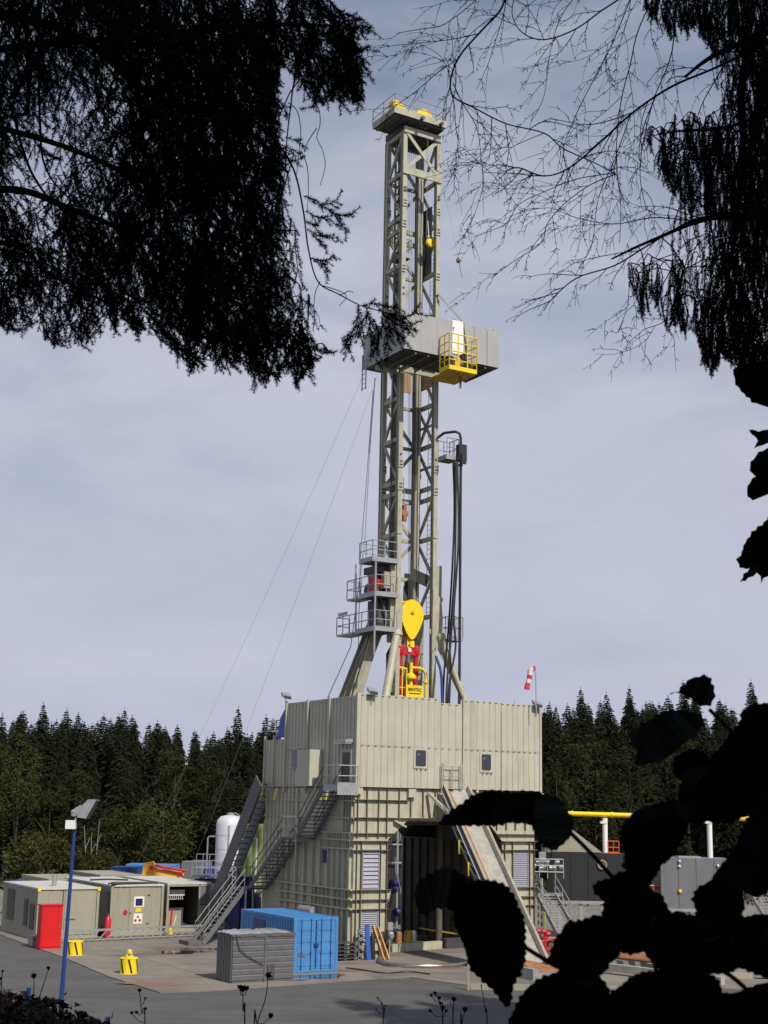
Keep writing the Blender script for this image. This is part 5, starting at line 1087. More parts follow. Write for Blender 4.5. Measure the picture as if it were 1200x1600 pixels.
for i,(px,h_) in enumerate(((131,5.5),(140,4.8),(148,6.0))):
    p=atY(px,1340,139); s=MB(); s.tube([(p.x,139,0),(p.x+.15,139,h_*.5),(p.x+.05+.2*(i-1),139,h_)],.05,6,r2=.02); s.tube([(p.x+.1,139,h_*.6),(p.x+.5,139,h_*.8)],.03,5); solo('birch_stem',s,birch,['thin white birch stem right of the lamp head, left of three','thin white birch stem right of the lamp head, middle of three','thin white birch stem right of the lamp head, right of three'][i],'tree',(p.x,139,0),'world','birch stems')
for i,(px,Y,H_,R_c,lb) in enumerate(((870,156,12,2.6,'olive broadleaf tree close to the right edge of the rig'),(915,165,15,3.,'tall loose broadleaf tree on the hillside above the dark tank'),(960,158,11,2.4,'narrow broadleaf tree among the spruces above the red guard'),(1075,170,14,3.,'broad crowned tree high on the right hillside'),(1130,158,12,2.6,'leafy tree above the right white pipe post'),(330,160,13,2.8,'olive broadleaf tree between the two guy wires'),(400,156,10,2.4,'broadleaf tree just left of the dark inclined stair'),(115,158,12,2.8,'olive broadleaf tree above the lamp head'),(270,170,15,2.8,'tall narrow broadleaf tree in front of the left spruces'))):
    put_dec(lb,px,1290,Y,H_,R_c,40+i)
# meadow tufts
C=np.stack([rng.uniform(-60,60,9000),rng.uniform(124,150,9000),rng.uniform(0,.5,9000)],1); V,T=leafs(C,.3,flat=1.5)
o=bpy.data.objects.new('meadow_grass',npmesh('meadow_grass',V,T,decid)); COL.objects.link(o); setp(o,'rough green meadow grass between the containers and the forest','grass',kind='stuff')

# ---- trees standing round the camera (they shade the foreground) ----
big=npmesh('crown',*spruce_mesh(21,4.2,301),spr); bigT=mesh_of(trunkmb(21,.3),'trunk',bark)
for i,(x,y,s_) in enumerate(((4.8,-3,1.15),(8,-1,1.1),(2.2,-5.5,1.15),(6.5,-7,1.25),(9.5,-5.5,1.3),(-1.5,-7,1.2),(-6,-5,1.1),(12,-9,1.3),(4,-11,1.3),(11,-.5,1.),(17.5,33,1.45),(19.5,34.5,1.45),(22,35,1.5),(24,37,1.4),(28,38,1.45),(21,31,1.4),(-10,-2,1.),(15,1,1.1))):
    tree('shade_spruce','tall spruce of the wood edge where the photographer stands','spruces round the viewpoint',x,y,big,bigT,s_,i*1.3)

# ---- needle shoots ----
class Shoots:
    def __init__(s): s.V=[];s.T=[];s.n=0
    def shoot(s,p,d,L,nl=.0155,nw=.0013,dens=1050):
        n=max(8,int(L*dens)); d=d/np.linalg.norm(d); a=np.cross(d,[.3,.2,1.]); a/=np.linalg.norm(a); b=np.cross(d,a)
        t=rng.uniform(0,1,n); ph=rng.uniform(0,6.283,n); rad=np.cos(ph)[:,None]*a+np.sin(ph)[:,None]*b; nd=rad*.85+d*rng.uniform(.3,.7,(n,1)); nd/=np.linalg.norm(nd,axis=1)[:,None]
        taper=(1-.35*t**3)[:,None]; P=p+d*(t*L)[:,None]; tip=P+nd*nl*taper*rng.uniform(.75,1.15,(n,1)); w_=np.cross(nd,rng.normal(size=(n,3))); w_/=np.linalg.norm(w_,axis=1)[:,None]; w_*=nw
        V=np.stack([P+w_,P-w_,tip],1).reshape(-1,3); s.V.append(V); s.T.append(np.arange(3*n).reshape(-1,3)+s.n); s.n+=3*n
    def mesh(s,name,m,loc): return npmesh(name,np.concatenate(s.V),np.concatenate(s.T),m,loc)
def inpoly(x,y,P):
    c=False;n=len(P);j=n-1
    for i in range(n):
        xi,yi=P[i];xj,yj=P[j]
        if (yi>y)!=(yj>y) and x<(xj-xi)*(y-yi)/(yj-yi)+xi: c=not c
        j=i
    return c
def bough_set(parent,limbs,P,nb,light,Dr,drop,lean,seed,woodname='bough',shootlen=(.05,.11),minb=.12,maxb=.3,maxd=.2,spread=.6,spc=.046,nl=.0155,dens=1050):
    rr=random.Random(seed); LM=[]
    for li,(pp,r0,r1) in enumerate(limbs):
        c=curve([atD(x,y,D) for x,y,D in pp]); LM.append((c,r0,r1))
    pts=[(v,i) for i,(c,_,_) in enumerate(LM) for v in c]; arr=np.array([v[:] for v,_ in pts])
    W_=[MB() for _ in LM]; S_=[Shoots() for _ in LM]; A=np.zeros((len(arr)+nb*5,3)); A[:len(arr)]=arr; nA=len(arr); own=[i for _,i in pts]
    for i,(c,r0,r1) in enumerate(LM): W_[i].tube(c,r0,6,r2=r1)
    x0=min(p[0] for p in P);x1=max(p[0] for p in P);y0=min(p[1] for p in P);y1=max(p[1] for p in P); made=0;tries=0
    while made<nb and tries<nb*30:
        tries+=1; px=rr.uniform(x0,x1);py=rr.uniform(y0,y1)
        if not inpoly(px,py,P): continue
        skip=False
        for (cx,cy,rx,ry,pr) in light:
            if ((px-cx)/rx)**2+((py-cy)/ry)**2<1 and rr.random()>pr: skip=True
        if skip: continue
        D=rr.uniform(*Dr); s0=atD(px,py,D); L=rr.uniform(minb,maxb); d=Vector((rr.gauss(lean,.35),rr.gauss(0,.35),-drop+rr.gauss(0,.25))).normalized()
        # keep the tip inside the outline
        ok=False
        for q in range(4):
            tx,ty=prj(s0+d*L)
            if inpoly(tx,ty,P): ok=True;break
            L*=.7
        if not ok: continue
        dd_=((A[:nA]-np.array(s0[:]))**2).sum(1); k=int(np.argmin(dd_)); root=Vector(A[k]); li=own[k]
        if dd_[k]>maxd**2 and tries<nb*28: continue
        bend=Vector((rr.gauss(0,.1),rr.gauss(0,.1),-.05))*L; br=[s0.lerp(s0+d*L,t_)+bend*(4*t_*(1-t_)) for t_ in (0,.25,.5,.75,1)]
        for v_ in br: A[nA]=v_[:]; nA+=1; own.append(li)
        if dd_[k]>1e-5: W_[li].tube([root,root.lerp(s0,.5)+Vector((0,0,.02)),s0],.0024,4,cap=False)
        W_[li].tube(br,.0022,4,r2=.001,cap=False); made+=1
        n=max(2,int(L/spc)); dn=np.array(d[:])
        for j in range(n):
            t_=(j+.5)/n; i4=min(3,int(t_*4)); p=br[i4].lerp(br[i4+1],t_*4-i4); sg=1 if j%2 else -1
            sd=Vector((rr.gauss(0,.5),rr.gauss(0,.5),rr.gauss(-.25,.3))); side=d.cross(Vector((0,1,.2))).normalized()*sg
            sdv=(d*.85+side*spread+sd*.35*(spread/.6)+Vector((0,0,-.25))).normalized(); l_=rr.uniform(*shootlen)*(1.1-.4*t_)
            tx,ty=prj(p+sdv*l_)
            if not inpoly(tx,ty,P): l_*=.5
            W_[li].tube([p,p+sdv*l_],.0012,3,cap=False); S_[li].shoot(np.array(p[:]),np.array(sdv[:]),l_,nl=nl,dens=dens)
        S_[li].shoot(np.array(br[0][:]),np.array(d[:]),L,nl=nl,dens=dens)
    b=BASE[parent.name]
    for i in range(len(LM)):
        o=part(woodname,W_[i],twigm,parent)
        if S_[i].n:
            q=bpy.data.objects.new('needles',S_[i].mesh('needles',needle,tuple(b))); COL.objects.link(q); q.parent=o
    return LM
PL=[(-60,-60),(505,-60),(525,5),(560,18),(578,45),(562,72),(582,108),(565,162),(528,162),(498,172),(470,168),(455,105),(442,110),(436,150),(445,190),(430,215),(440,240),(475,230),(470,255),(445,262),(458,300),(452,330),(470,360),(464,410),(480,450),(490,490),(500,520),(522,552),(500,560),(482,588),(462,604),(448,575),(440,600),(425,585),(410,602),(392,590),(380,568),(345,580),(325,560),(300,585),(285,560),(265,540),(245,535),(232,510),(212,528),(192,500),(180,522),(165,498),(150,520),(138,545),(118,528),(100,546),(75,530),(60,510),(20,522),(-60,500)]
Lh=[(150,120,17,20,.02),(97,228,14,24,.03),(45,205,60,100,.26),(105,175,60,75,.35),(80,320,60,40,.6),(440,330,30,130,.5),(250,190,45,50,.75),(60,430,90,40,.75),(330,200,40,45,.7),(195,205,20,18,.4),(60,140,26,34,.15),(50,260,24,30,.2),(235,470,24,12,.3),(300,330,20,20,.4),(360,455,22,14,.4)]
ls=thing('overhanging_spruce','near black spruce whose drooping needled boughs fill the top left','tree',(-3.2,5.2,hgt(-3.2,5.2)),'world')
s=MB(); s.tube([(-3.2,5.2,hgt(-3.2,5.2)-.3),(-3.15,5.25,8),(-3.1,5.3,14),(-3.0,5.3,22)],.22,12,r2=.08); part('trunk',s,bark,ls)
limbsL=[([(-620,260,6.2),(-60,90,6.0),(200,60,5.8),(400,40,5.5),(520,40,5.3)],.02,.004),
 ([(-600,420,6.4),(-60,300,6.0),(120,330,5.8),(300,420,5.6),(420,520,5.5)],.02,.004),
 ([(-560,0,6.6),(40,30,6.3),(240,150,6.2),(380,200,6.1),(450,270,6.0)],.024,.006),
 ([(-560,500,5.6),(-40,380,5.5),(80,430,5.4),(180,480,5.3)],.016,.003),
 ([(30,-120,5.5),(45,150,5.4),(25,185,5.4),(45,260,5.4),(75,310,5.4)],.009,.004),
 ([(60,-100,6),(62,180,6),(75,270,6),(130,330,6)],.006,.003),
 ([(300,-200,6.6),(320,100,6.3),(350,300,6.2),(340,480,6.1)],.018,.004)]
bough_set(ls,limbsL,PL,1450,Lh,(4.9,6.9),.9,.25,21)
# inner dense foliage towards the trunk side of the boughs
PL2=[(150,-60),(430,-60),(440,200),(450,420),(470,520),(420,560),(300,540),(230,480),(120,480),(30,470),(-60,450),(-60,330),(120,330),(220,300),(200,200),(180,80)]
bough_set(ls,[([(-600,100,7.4),(0,200,7.2),(250,300,7.0),(420,420,6.9)],.02,.004),([(-500,-200,7.6),(100,-50,7.4),(300,100,7.2),(400,260,7.)],.02,.004)],PL2,820,[(250,190,35,40,.6),(300,330,16,14,.3)],(6.9,8.0),.9,.2,22)
# long hanging bare branch with needled end over the mast
hb=[(460,85,5.2),(456,150,5.2),(450,200,5.2),(446,250,5.2),(447,268,5.2)]
bl=[[(350,-60,5.6),(420,20,5.3)]+hb,[(400,190,5.3),(435,225,5.2),(460,268,5.2),(474,330,5.2),(482,390,5.2),(497,440,5.2),(530,460,5.2),(565,478,5.2),(600,488,5.2),(625,500,5.2)]]
wb=MB(); 
for q in bl: wb.tube(curve([atD(*v) for v in q]),.0042,6,r2=.0015)
ob_=part('long_branch',wb,twigm,ls)
def sprays(parent,paths,D,lmin,lmax,seed,sp_=.03):
    r3=random.Random(seed); w_=MB(); S_=Shoots()
    for pp in paths:
        c=curve([atD(x,y,D+.1*r3.uniform(-1,1)*0+.02*i) for i,(x,y) in enumerate(pp)],6); w_.tube(c,.0016,4,r2=.0008,cap=False); L=0
        for a,b in zip(c[:-1],c[1:]):
            d=b-a
            if d.length>1e-4: S_.shoot(np.array(a[:]),np.array(d[:]),d.length,nl=.018,dens=1200)
            L+=d.length
            if L>sp_:
                L=0; sg=r3.choice((-1,1)); dn=d.normalized(); sd=(dn*.8+Vector((dn.z,0,-dn.x))*sg*.55+Vector((0,r3.gauss(0,.3),-.2))).normalized(); l_=r3.uniform(lmin,lmax); w_.tube([b,b+sd*l_],.001,3,cap=False); S_.shoot(np.array(b[:]),np.array(sd[:]),l_,nl=.018)
    o=part('needled_sprays',w_,twigm,parent); o['kind']='stuff'; b=BASE[parent.name]; q=bpy.data.objects.new('needles',S_.mesh('needles',needle,tuple(b))); COL.objects.link(q); q.parent=o
sprays(ls,[[(474,306),(492,312),(510,326),(532,337),(552,334)],[(500,320),(515,318),(527,312)],[(515,330),(530,345),(541,362)],[(477,330),(498,340),(516,343)],[(480,358),(500,369),(528,371)],[(486,366),(500,378),(508,386)],[(485,403),(504,408),(523,402)],[(490,408),(506,414),(512,424)],[(478,345),(490,352),(496,352)]],5.2,.025,.05,1,.016)
sprays(ls,[[(446,214),(462,220),(480,231)],[(440,226),(456,234),(470,240)],[(430,150),(445,170),(448,180)],[(436,240),(452,252),(470,248)]],5.2,.02,.04,2)
sprays(ls,[[(455,60),(480,62),(520,48),(560,40),(577,44)],[(470,75),(500,88),(540,100),(560,112),(579,116)],[(520,48),(540,75),(560,80),(575,72)],[(480,90),(490,120),(495,150),(488,168)],[(510,95),(520,120),(528,150),(535,163)],[(540,105),(548,130),(556,148),(562,163)],[(500,90),(505,110),(500,135)],[(540,20),(555,28),(566,30)],[(470,80),(468,110),(475,130),(482,150)]],5.15,.03,.07,3,.02)
sprays(ls,[[(560,476),(558,500),(548,528),(546,548)],[(572,480),(578,505),(580,535),(584,556)],[(590,484),(612,492),(635,494),(652,489)],[(598,492),(618,505),(640,516)],[(595,495),(603,520),(608,545)],[(565,478),(585,474),(605,480),(620,478)],[(585,500),(592,525),(590,548)],[(556,520),(545,530),(541,538)],[(600,500),(622,522),(632,528)],[(575,486),(566,505),(563,525)],[(610,494),(628,503),(645,506)]],5.2,.03,.065,4,.011)
sprays(ls,[[(60,470),(70,500),(75,528)],[(100,470),(110,505),(133,545)],[(130,480),(150,505),(160,520)],[(170,470),(178,500),(182,520)],[(205,480),(212,505),(216,520)],[(240,495),(255,520),(275,545)],[(290,530),(296,555),(298,582)],[(330,540),(338,560),(344,578)],[(350,545),(360,565),(368,575)],[(385,560),(395,585),(400,602)],[(415,560),(418,580),(420,596)],[(445,560),(458,585),(462,604)],[(480,540),(500,548),(522,552)],[(470,545),(480,565),(484,588)],[(300,540),(312,565),(320,572)],[(20,480),(10,495),(0,502)],[(60,500),(45,510),(28,518)]],5.1,.02,.045,6,.02)
for pp in ([(460,100),(475,115),(485,145),(498,170),(500,195),(495,215),(504,235),(508,260),(500,290)],[(495,200),(482,220),(475,235)],[(450,160),(465,175),(470,210),(466,250),(462,280)],[(470,235),(480,260),(482,300),(480,330)],[(447,260),(440,300),(442,340)],[(500,440),(492,460),(490,490)],[(500,445),(540,460),(530,478)],[(530,462),(545,455),(552,458)]):
    s=MB(); s.tube(curve([atD(x,y,5.2) for x,y in pp],5),.0019,5,r2=.0012); part('bare_twig',s,twigm,ls)
# ---- right spruce ----
rsx=thing('dead_branched_spruce','near black spruce with bare dead twigs and hanging needles at the top right','tree',(4.0,5.6,hgt(4,5.6)),'world')
s=MB(); s.tube([(4.0,5.6,hgt(4,5.6)-.3),(3.95,5.6,9),(3.9,5.6,15),(3.9,5.6,22)],.2,12,r2=.08); part('trunk',s,bark,rsx)
PR=[(1000,-60),(1260,-60),(1260,640),(1200,625),(1172,610),(1150,575),(1128,560),(1112,588),(1098,560),(1085,520),(1066,525),(1058,500),(1045,535),(1035,500),(1020,470),(1005,500),(995,470),(975,440),(965,465),(955,430),(946,405),(960,395),(985,408),(1010,395),(1050,385),(1100,382),(1140,360),(1115,345),(1095,330),(1075,335),(1060,315),(1045,295),(1030,275),(1020,240),(1008,215),(985,208),(1000,196),(1035,190),(1075,180),(1110,150),(1130,110),(1100,60),(1080,48),(1050,60),(1030,40),(1010,25)]
Rh=[(1120,120,50,60,.3),(1060,350,70,22,.3),(1180,400,30,30,.6),(1080,440,30,25,.6),(1150,300,25,20,.7)]
limbsR=[([(1500,60,6.2),(1260,40,5.8),(1130,80,5.6),(1070,120,5.4)],.02,.005),([(1500,250,6.2),(1250,180,5.7),(1130,200,5.5),(1060,205,5.4),(1020,212,5.3)],.012,.0015),
 ([(1480,420,6),(1240,350,5.6),(1120,340,5.4),(1020,375,5.3),(955,405,5.3)],.016,.003),([(1400,-150,6.2),(1180,60,5.8),(1160,260,5.6),(1140,420,5.5),(1120,520,5.4)],.018,.004)]
bough_set(rsx,limbsR,PR,820,Rh,(5.0,6.6),2.8,-.05,31,shootlen=(.06,.12),minb=.1,maxb=.3,spread=.2,spc=.09,nl=.0125,dens=1250)
PR2=[(1110,-60),(1260,-60),(1260,620),(1190,600),(1120,500),(1060,480),(1110,380),(1130,250),(1060,260),(1120,160),(1150,80)]
bough_set(rsx,[([(1500,120,7),(1280,120,6.9),(1180,200,6.8),(1160,420,6.8)],.02,.004)],PR2,300,[],(6.6,7.3),2.4,0,32,spread=.25,spc=.09,nl=.0125)
# dead twigs
rr=random.Random(77)
DW=[MB() for _ in range(6)]
def twig(mb,P,r_,depth,D,gen=0):
    c=curve(P,5 if gen==0 else 2); mb.tube(c,r_,4 if r_<.003 else 6,r2=r_*.45,cap=False)
    L=sum((c[i+1]-c[i]).length for i in range(len(c)-1))
    if gen>0:      # short spurs and knots
        for j in range(int(L/.05)):
            k=rr.randrange(1,len(c)-1); d=(c[k+1]-c[k]).normalized(); q=(d*.6+Vector((-d.z,0,d.x))*rr.choice((-1,1))*.7).normalized(); mb.tube([c[k],c[k]+q*rr.uniform(.006,.02)],.0013,3,cap=False)
    if depth==0: return
    n=max(1,int(L/(.085 if gen==0 else .062)))
    sg=rr.choice((-1,1))
    for j in range(n):
        t_=(j+rr.uniform(.2,1.))/n
        if t_<.06 or t_>.98: continue
        k=min(len(c)-2,int(t_*(len(c)-1))); p=c[k]; d=(c[k+1]-c[k]).normalized(); sg=-sg if rr.random()<.75 else sg
        side=Vector((-d.z,0,d.x))*sg; l_=(rr.uniform(.12,.42) if gen==0 else L*rr.uniform(.3,.65))*(1.05-.45*t_)
        nd=(d*.75+side*rr.uniform(.35,.8)+Vector((-.1,rr.gauss(0,.3),-.15))).normalized(); P_=[p]; dr=nd.copy(); cv=rr.uniform(-.5,.5)
        for q in range(4):
            P_.append(P_[-1]+dr*l_/4); dr=(dr+Vector((-.04,rr.gauss(0,.12),-.20))+Vector((-dr.z,0,dr.x))*cv*.45+Vector((rr.gauss(0,.13),0,rr.gauss(0,.13)))).normalized()
        twig(mb,P_,max(.0012,r_*.5),depth-1,D,gen+1)
def L2(pp,D): return [atD(x,y,D+.12*math.sin(i*1.3)) for i,(x,y) in enumerate(pp)]
dead=[([(1260,20),(1180,75),(1120,105),(1050,135),(990,175),(940,220),(890,262),(850,275),(810,262),(790,268)],.0065,5.5),
 ([(1180,-60),(1010,-20),(950,10),(900,45),(850,62),(815,50),(800,20),(808,-20)],.0045,5.7),
 ([(800,-50),(785,10),(755,45),(720,85),(705,120),(708,150),(740,168),(790,193),(850,208),(880,232),(930,255),(962,272)],.005,5.3),
 ([(1050,-60),(1000,40),(985,100),(972,150),(965,200),(963,262),(970,320),(968,380)],.0035,5.6),
 ([(1240,300),(1150,330),(1080,345),(1010,385),(960,415),(900,435),(860,470),(850,485)],.005,5.4),
 ([(962,272),(920,290),(880,320),(855,350),(845,380),(800,410),(768,435)],.0032,5.4),
 ([(962,270),(900,280),(850,300),(810,320),(790,350),(740,370)],.0028,5.5),
 ([(708,130),(722,160),(745,200),(752,250),(755,290),(740,340)],.0028,5.3),
 ([(790,-40),(750,-5),(720,20),(690,40),(660,45),(620,52)],.003,5.5),
 ([(705,125),(690,90),(660,70),(640,60)],.0022,5.4),
 ([(850,208),(800,230),(760,260),(720,230),(705,260)],.0022,5.4),
 ([(1000,-40),(960,60),(930,120),(900,180),(880,240),(900,290)],.003,5.6),
 ([(1060,-40),(1050,80),(1020,160),(1000,260),(1010,330)],.0035,5.7),
 ([(930,-40),(880,20),(860,80),(850,150),(830,190)],.0028,5.6),
 ([(985,180),(960,250),(935,310),(925,380),(905,420)],.0028,5.5),
 ([(1080,345),(1020,340),(960,350),(900,340),(860,325),(820,330)],.003,5.5),
 ([(1040,360),(990,420),(980,480),(965,520),(975,500)],.0025,5.5),
 ([(1090,380),(1060,450),(1040,500),(1000,520),(1010,560)],.0028,5.5)]
for i,(pp,r_,D) in enumerate(dead):
    mb=MB(); twig(mb,L2(pp,D),r_*.8,2 if i not in (0,2,4) else 2,D); part('dead_branch',mb,twigm,rsx)

# ---- broad leaves of the near shrub ----
def leaf(mb,c,ang,L,Wd,D,fold=.25,tilt=0.,teeth=11,seed=0,lobe=.55):
    # c: photo pixel of leaf base; ang: direction in picture (deg, 0=right, 90=up); L,Wd in photo px
    r1=random.Random(seed); ppm=2150./D; A=R_(ang); b0=atD(c[0],c[1],D)
    ux=cr*math.cos(A)+cu*math.sin(A); uy=-cr*math.sin(A)+cu*math.cos(A); un=-cF
    ux=(ux+un*math.sin(tilt)*.8).normalized()
    Lm=L/ppm; Wm=Wd/ppm; n=teeth*4; row=[]
    bw=r1.uniform(-.08,.08)
    for i in range(n+1):
        t_=i/n; w_=math.sin(math.pi*min(1,t_**.72))**.75*(1-.12*t_) if 0<t_<1 else 0
        saw=((i%4)/4.)*.10+((i%8)//4)*.05; wl=max(0,w_*(1+saw*1.0))*Wm*.5*(1+r1.uniform(-.03,.03))
        wr=max(0,w_*(1+saw*.9))*Wm*.5*(1+r1.uniform(-.03,.03))
        ctr=b0+ux*(Lm*t_)+uy*(Lm*bw*math.sin(math.pi*t_))-cu*(.10*Lm*t_*t_)
        row.append((ctr,wl,wr,t_))
    vs=[]
    for ctr,wl,wr,t_ in row:
        for q,w_ in ((1,wl),(.5,wl)): vs.append(ctr+uy*w_*q+un*(fold*w_*q*(1.2-q)))
        vs.append(ctr)
        for q,w_ in ((.5,wr),(1,wr)): vs.append(ctr-uy*w_*q+un*(fold*w_*q*(1.2-q)))
    mb.add(vs,[(5*i+j,5*i+j+1,5*i+j+6,5*i+j+5) for i in range(n) for j in range(4)],True)
    return b0
hs=thing('hazel_bush','black silhouetted leafy bush close to the camera at the lower right','bush',(.75,1.9,hgt(.75,1.9)),'world')
LV=MB(); ST=MB()
import bmesh
def pleaf(parent,out,D,seed,tooth=3.0,tilt=(0,0),cup=.25,step=5.5):
    r1=random.Random(seed); n=len(out); P=[]
    for i in range(n):
        a=Vector(out[i-1]+(0,));b=Vector(out[i]+(0,));c=Vector(out[(i+1)%n]+(0,));d=Vector(out[(i+2)%n]+(0,)); L=(c-b).length; k=max(2,int(L/step))
        for j in range(k):
            t_=j/k; q=.5*((2*b)+(c-a)*t_+(2*a-5*b+4*c-d)*t_*t_+(3*b-a-3*c+d)*t_**3); P.append(q)
    cx=sum(p.x for p in P)/len(P); cy=sum(p.y for p in P)/len(P); R=max((Vector((cx,cy,0))-p).length for p in P)
    Q=[]
    for i,p in enumerate(P):
        tg=(P[(i+1)%len(P)]-P[i-1]).normalized(); nn=Vector((tg.y,-tg.x,0)); 
        if nn.dot(p-Vector((cx,cy,0)))<0: nn=-nn
        a=(tooth if i%2 else -tooth*.3)*r1.uniform(0.,1.2)*(1.8 if r1.random()<.15 else 1)+1.6*math.sin(i*.5+seed); Q.append(p+nn*a)
    def dep(x,y): 
        u=(x-cx)/R; v=(y-cy)/R; return D*(1+.10*(tilt[0]*u+tilt[1]*v)+.04*cup*(u*u+v*v)+.006*math.sin(9*u+3*v))
    bm=bmesh.new(); vs=[bm.verts.new(atD(q.x,q.y,dep(q.x,q.y))) for q in Q]
    es=[bm.edges.new((vs[i],vs[(i+1)%len(vs)])) for i in range(len(vs))]; bmesh.ops.triangle_fill(bm,edges=es,use_beauty=True,use_dissolve=False)
    r_=bmesh.ops.extrude_face_region(bm,geom=bm.faces[:]); 
    for v in [g for g in r_['geom'] if isinstance(g,bmesh.types.BMVert)]: v.co+=(v.co-CAM).normalized()*.0006
    b=BASE[parent.name]; bmesh.ops.translate(bm,vec=-b,verts=bm.verts[:]); bmesh.ops.recalc_face_normals(bm,faces=bm.faces[:])
    me=bpy.data.meshes.new('leaf'); bm.to_mesh(me); bm.free(); me.materials.append(leafm); o=bpy.data.objects.new('leaf',me); COL.objects.link(o); o.parent=parent; return o
PLV=[
 ([(687,1290),(702,1272),(722,1254),(742,1241),(775,1237),(810,1236),(848,1241),(872,1250),(885,1266),(880,1290),(850,1300),(822,1286),(796,1284),(772,1292),(740,1288)],1.55,(.6,0)),
 ([(852,1243),(880,1254),(894,1282),(891,1304),(876,1322),(864,1331),(850,1322),(838,1303),(832,1280),(836,1256)],1.5,(0,-.6)),
 ([(648,1402),(655,1376),(680,1362),(702,1357),(735,1372),(765,1380),(770,1408),(745,1428),(715,1424),(690,1419),(662,1428)],1.47,(-.5,0)),
 ([(722,1385),(760,1376),(795,1388),(812,1416),(822,1465),(819,1500),(806,1534),(794,1572),(778,1556),(758,1538),(738,1514),(724,1480),(713,1448),(712,1412)],1.42,(0,.7)),
 ([(1045,1083),(1060,1079),(1070,1068),(1086,1060),(1106,1058),(1116,1072),(1117,1088),(1110,1102),(1094,1100),(1080,1090),(1062,1084)],1.7,(.5,.3)),
 ([(992,1196),(998,1165),(996,1138),(1020,1121),(1062,1110),(1096,1116),(1096,1132),(1078,1156),(1050,1179),(1022,1190)],1.62,(.4,-.4)),
 ([(1158,1112),(1200,1098),(1260,1090),(1260,1200),(1200,1225),(1150,1210),(1095,1204),(1126,1168),(1154,1130)],1.6,(0,.4)),
 ([(1068,1212),(1098,1198),(1150,1196),(1200,1205),(1176,1232),(1150,1262),(1130,1280),(1085,1268),(1062,1246)],1.52,(.3,-.4)),
 ([(994,1270),(1015,1258),(1050,1252),(1085,1262),(1082,1282),(1056,1304),(1038,1336),(1024,1366),(1000,1380),(980,1368),(976,1328),(970,1297)],1.45,(-.4,.2)),
 ([(1180,1255),(1260,1180),(1260,1330),(1205,1290),(1192,1350),(1171,1378),(1155,1405),(1142,1422),(1112,1452),(1086,1450),(1090,1420),(1106,1384),(1133,1344),(1160,1300)],1.4,(0,-.5)),
 ([(926,1392),(930,1378),(952,1372),(985,1362),(1008,1388),(1022,1420),(1036,1448),(1020,1480),(985,1492),(955,1470),(938,1440),(945,1408)],1.45,(.3,.3)),
 ([(867,1464),(890,1450),(915,1436),(940,1430),(970,1450),(980,1480),(955,1500),(935,1525),(900,1520),(870,1508),(852,1503),(862,1484)],1.4,(-.3,.2)),
 ([(1018,1446),(1060,1428),(1105,1440),(1130,1460),(1140,1500),(1125,1518),(1080,1530),(1035,1515),(1012,1495),(1005,1470)],1.35,(.2,-.3)),
 ([(1110,1446),(1143,1418),(1160,1432),(1260,1436),(1260,1540),(1200,1530),(1160,1512),(1130,1510),(1110,1480)],1.42,(-.3,.3)),
 ([(793,1612),(806,1570),(830,1540),(862,1520),(900,1512),(932,1522),(950,1548),(955,1600),(950,1650),(860,1680),(800,1660)],1.3,(.2,.4)),
 ([(945,1562),(975,1535),(1010,1518),(1060,1512),(1110,1522),(1130,1556),(1130,1600),(1100,1660),(980,1670),(940,1620)],1.28,(-.2,.3)),
 ([(1120,1560),(1155,1552),(1200,1535),(1260,1530),(1260,1680),(1120,1680)],1.33,(.2,.2)),
 ([(1095,1215),(1130,1200),(1165,1215),(1180,1250),(1150,1285),(1112,1280),(1090,1250)],1.44,(.1,.2)),
 ([(1015,1290),(1050,1275),(1075,1290),(1060,1320),(1040,1350),(1022,1340)],1.36,(.1,.2)),
 ([(955,1395),(990,1380),(1030,1400),(1050,1440),(1020,1465),(980,1455),(955,1430)],1.37,(.2,.1)),
 ([(1085,1400),(1115,1375),(1150,1385),(1165,1420),(1135,1450),(1100,1445)],1.36,(0,.2)),
 ([(960,1560),(990,1530),(1040,1528),(1070,1560),(1060,1610),(1000,1640),(955,1610)],1.2,(0,.2)),
 ([(1090,1480),(1130,1465),(1160,1490),(1150,1515),(1110,1520),(1085,1505)],1.26,(0,.2)),
 ([(1160,1330),(1190,1300),(1225,1320),(1215,1380),(1180,1400),(1155,1375)],1.55,(0,.2)),
 ([(1030,1270),(1060,1250),(1100,1240),(1130,1248),(1128,1270),(1105,1284),(1075,1282),(1050,1296),(1036,1290)],1.5,(.2,.1)),
 ([(985,1300),(1010,1290),(1040,1296),(1046,1318),(1034,1345),(1020,1378),(1000,1392),(985,1375),(978,1340)],1.38,(.1,.4)),
 ([(880,1452),(905,1440),(935,1452),(960,1478),(948,1500),(915,1505),(885,1492)],1.33,(.1,.1)),
 ([(1020,1440),(1040,1425),(1075,1430),(1095,1452),(1090,1490),(1060,1500),(1030,1490)],1.3,(-.1,.2)),
 ([(1150,1190),(1190,1180),(1230,1200),(1225,1250),(1190,1275),(1155,1258),(1140,1225)],1.5,(.3,.1)),
 ([(1200,1440),(1240,1430),(1280,1470),(1260,1540),(1215,1530),(1190,1490)],1.3,(.1,-.2)),
 ([(845,1560),(870,1530),(905,1525),(930,1550),(925,1600),(890,1640),(850,1620)],1.22,(.3,0)),
 ([(1060,1180),(1090,1172),(1110,1190),(1090,1215),(1064,1218),(1050,1200)],1.58,(0,0))]
for i,(o_,D_,tl_) in enumerate(PLV): pleaf(hs,o_,D_,i,tilt=tl_)
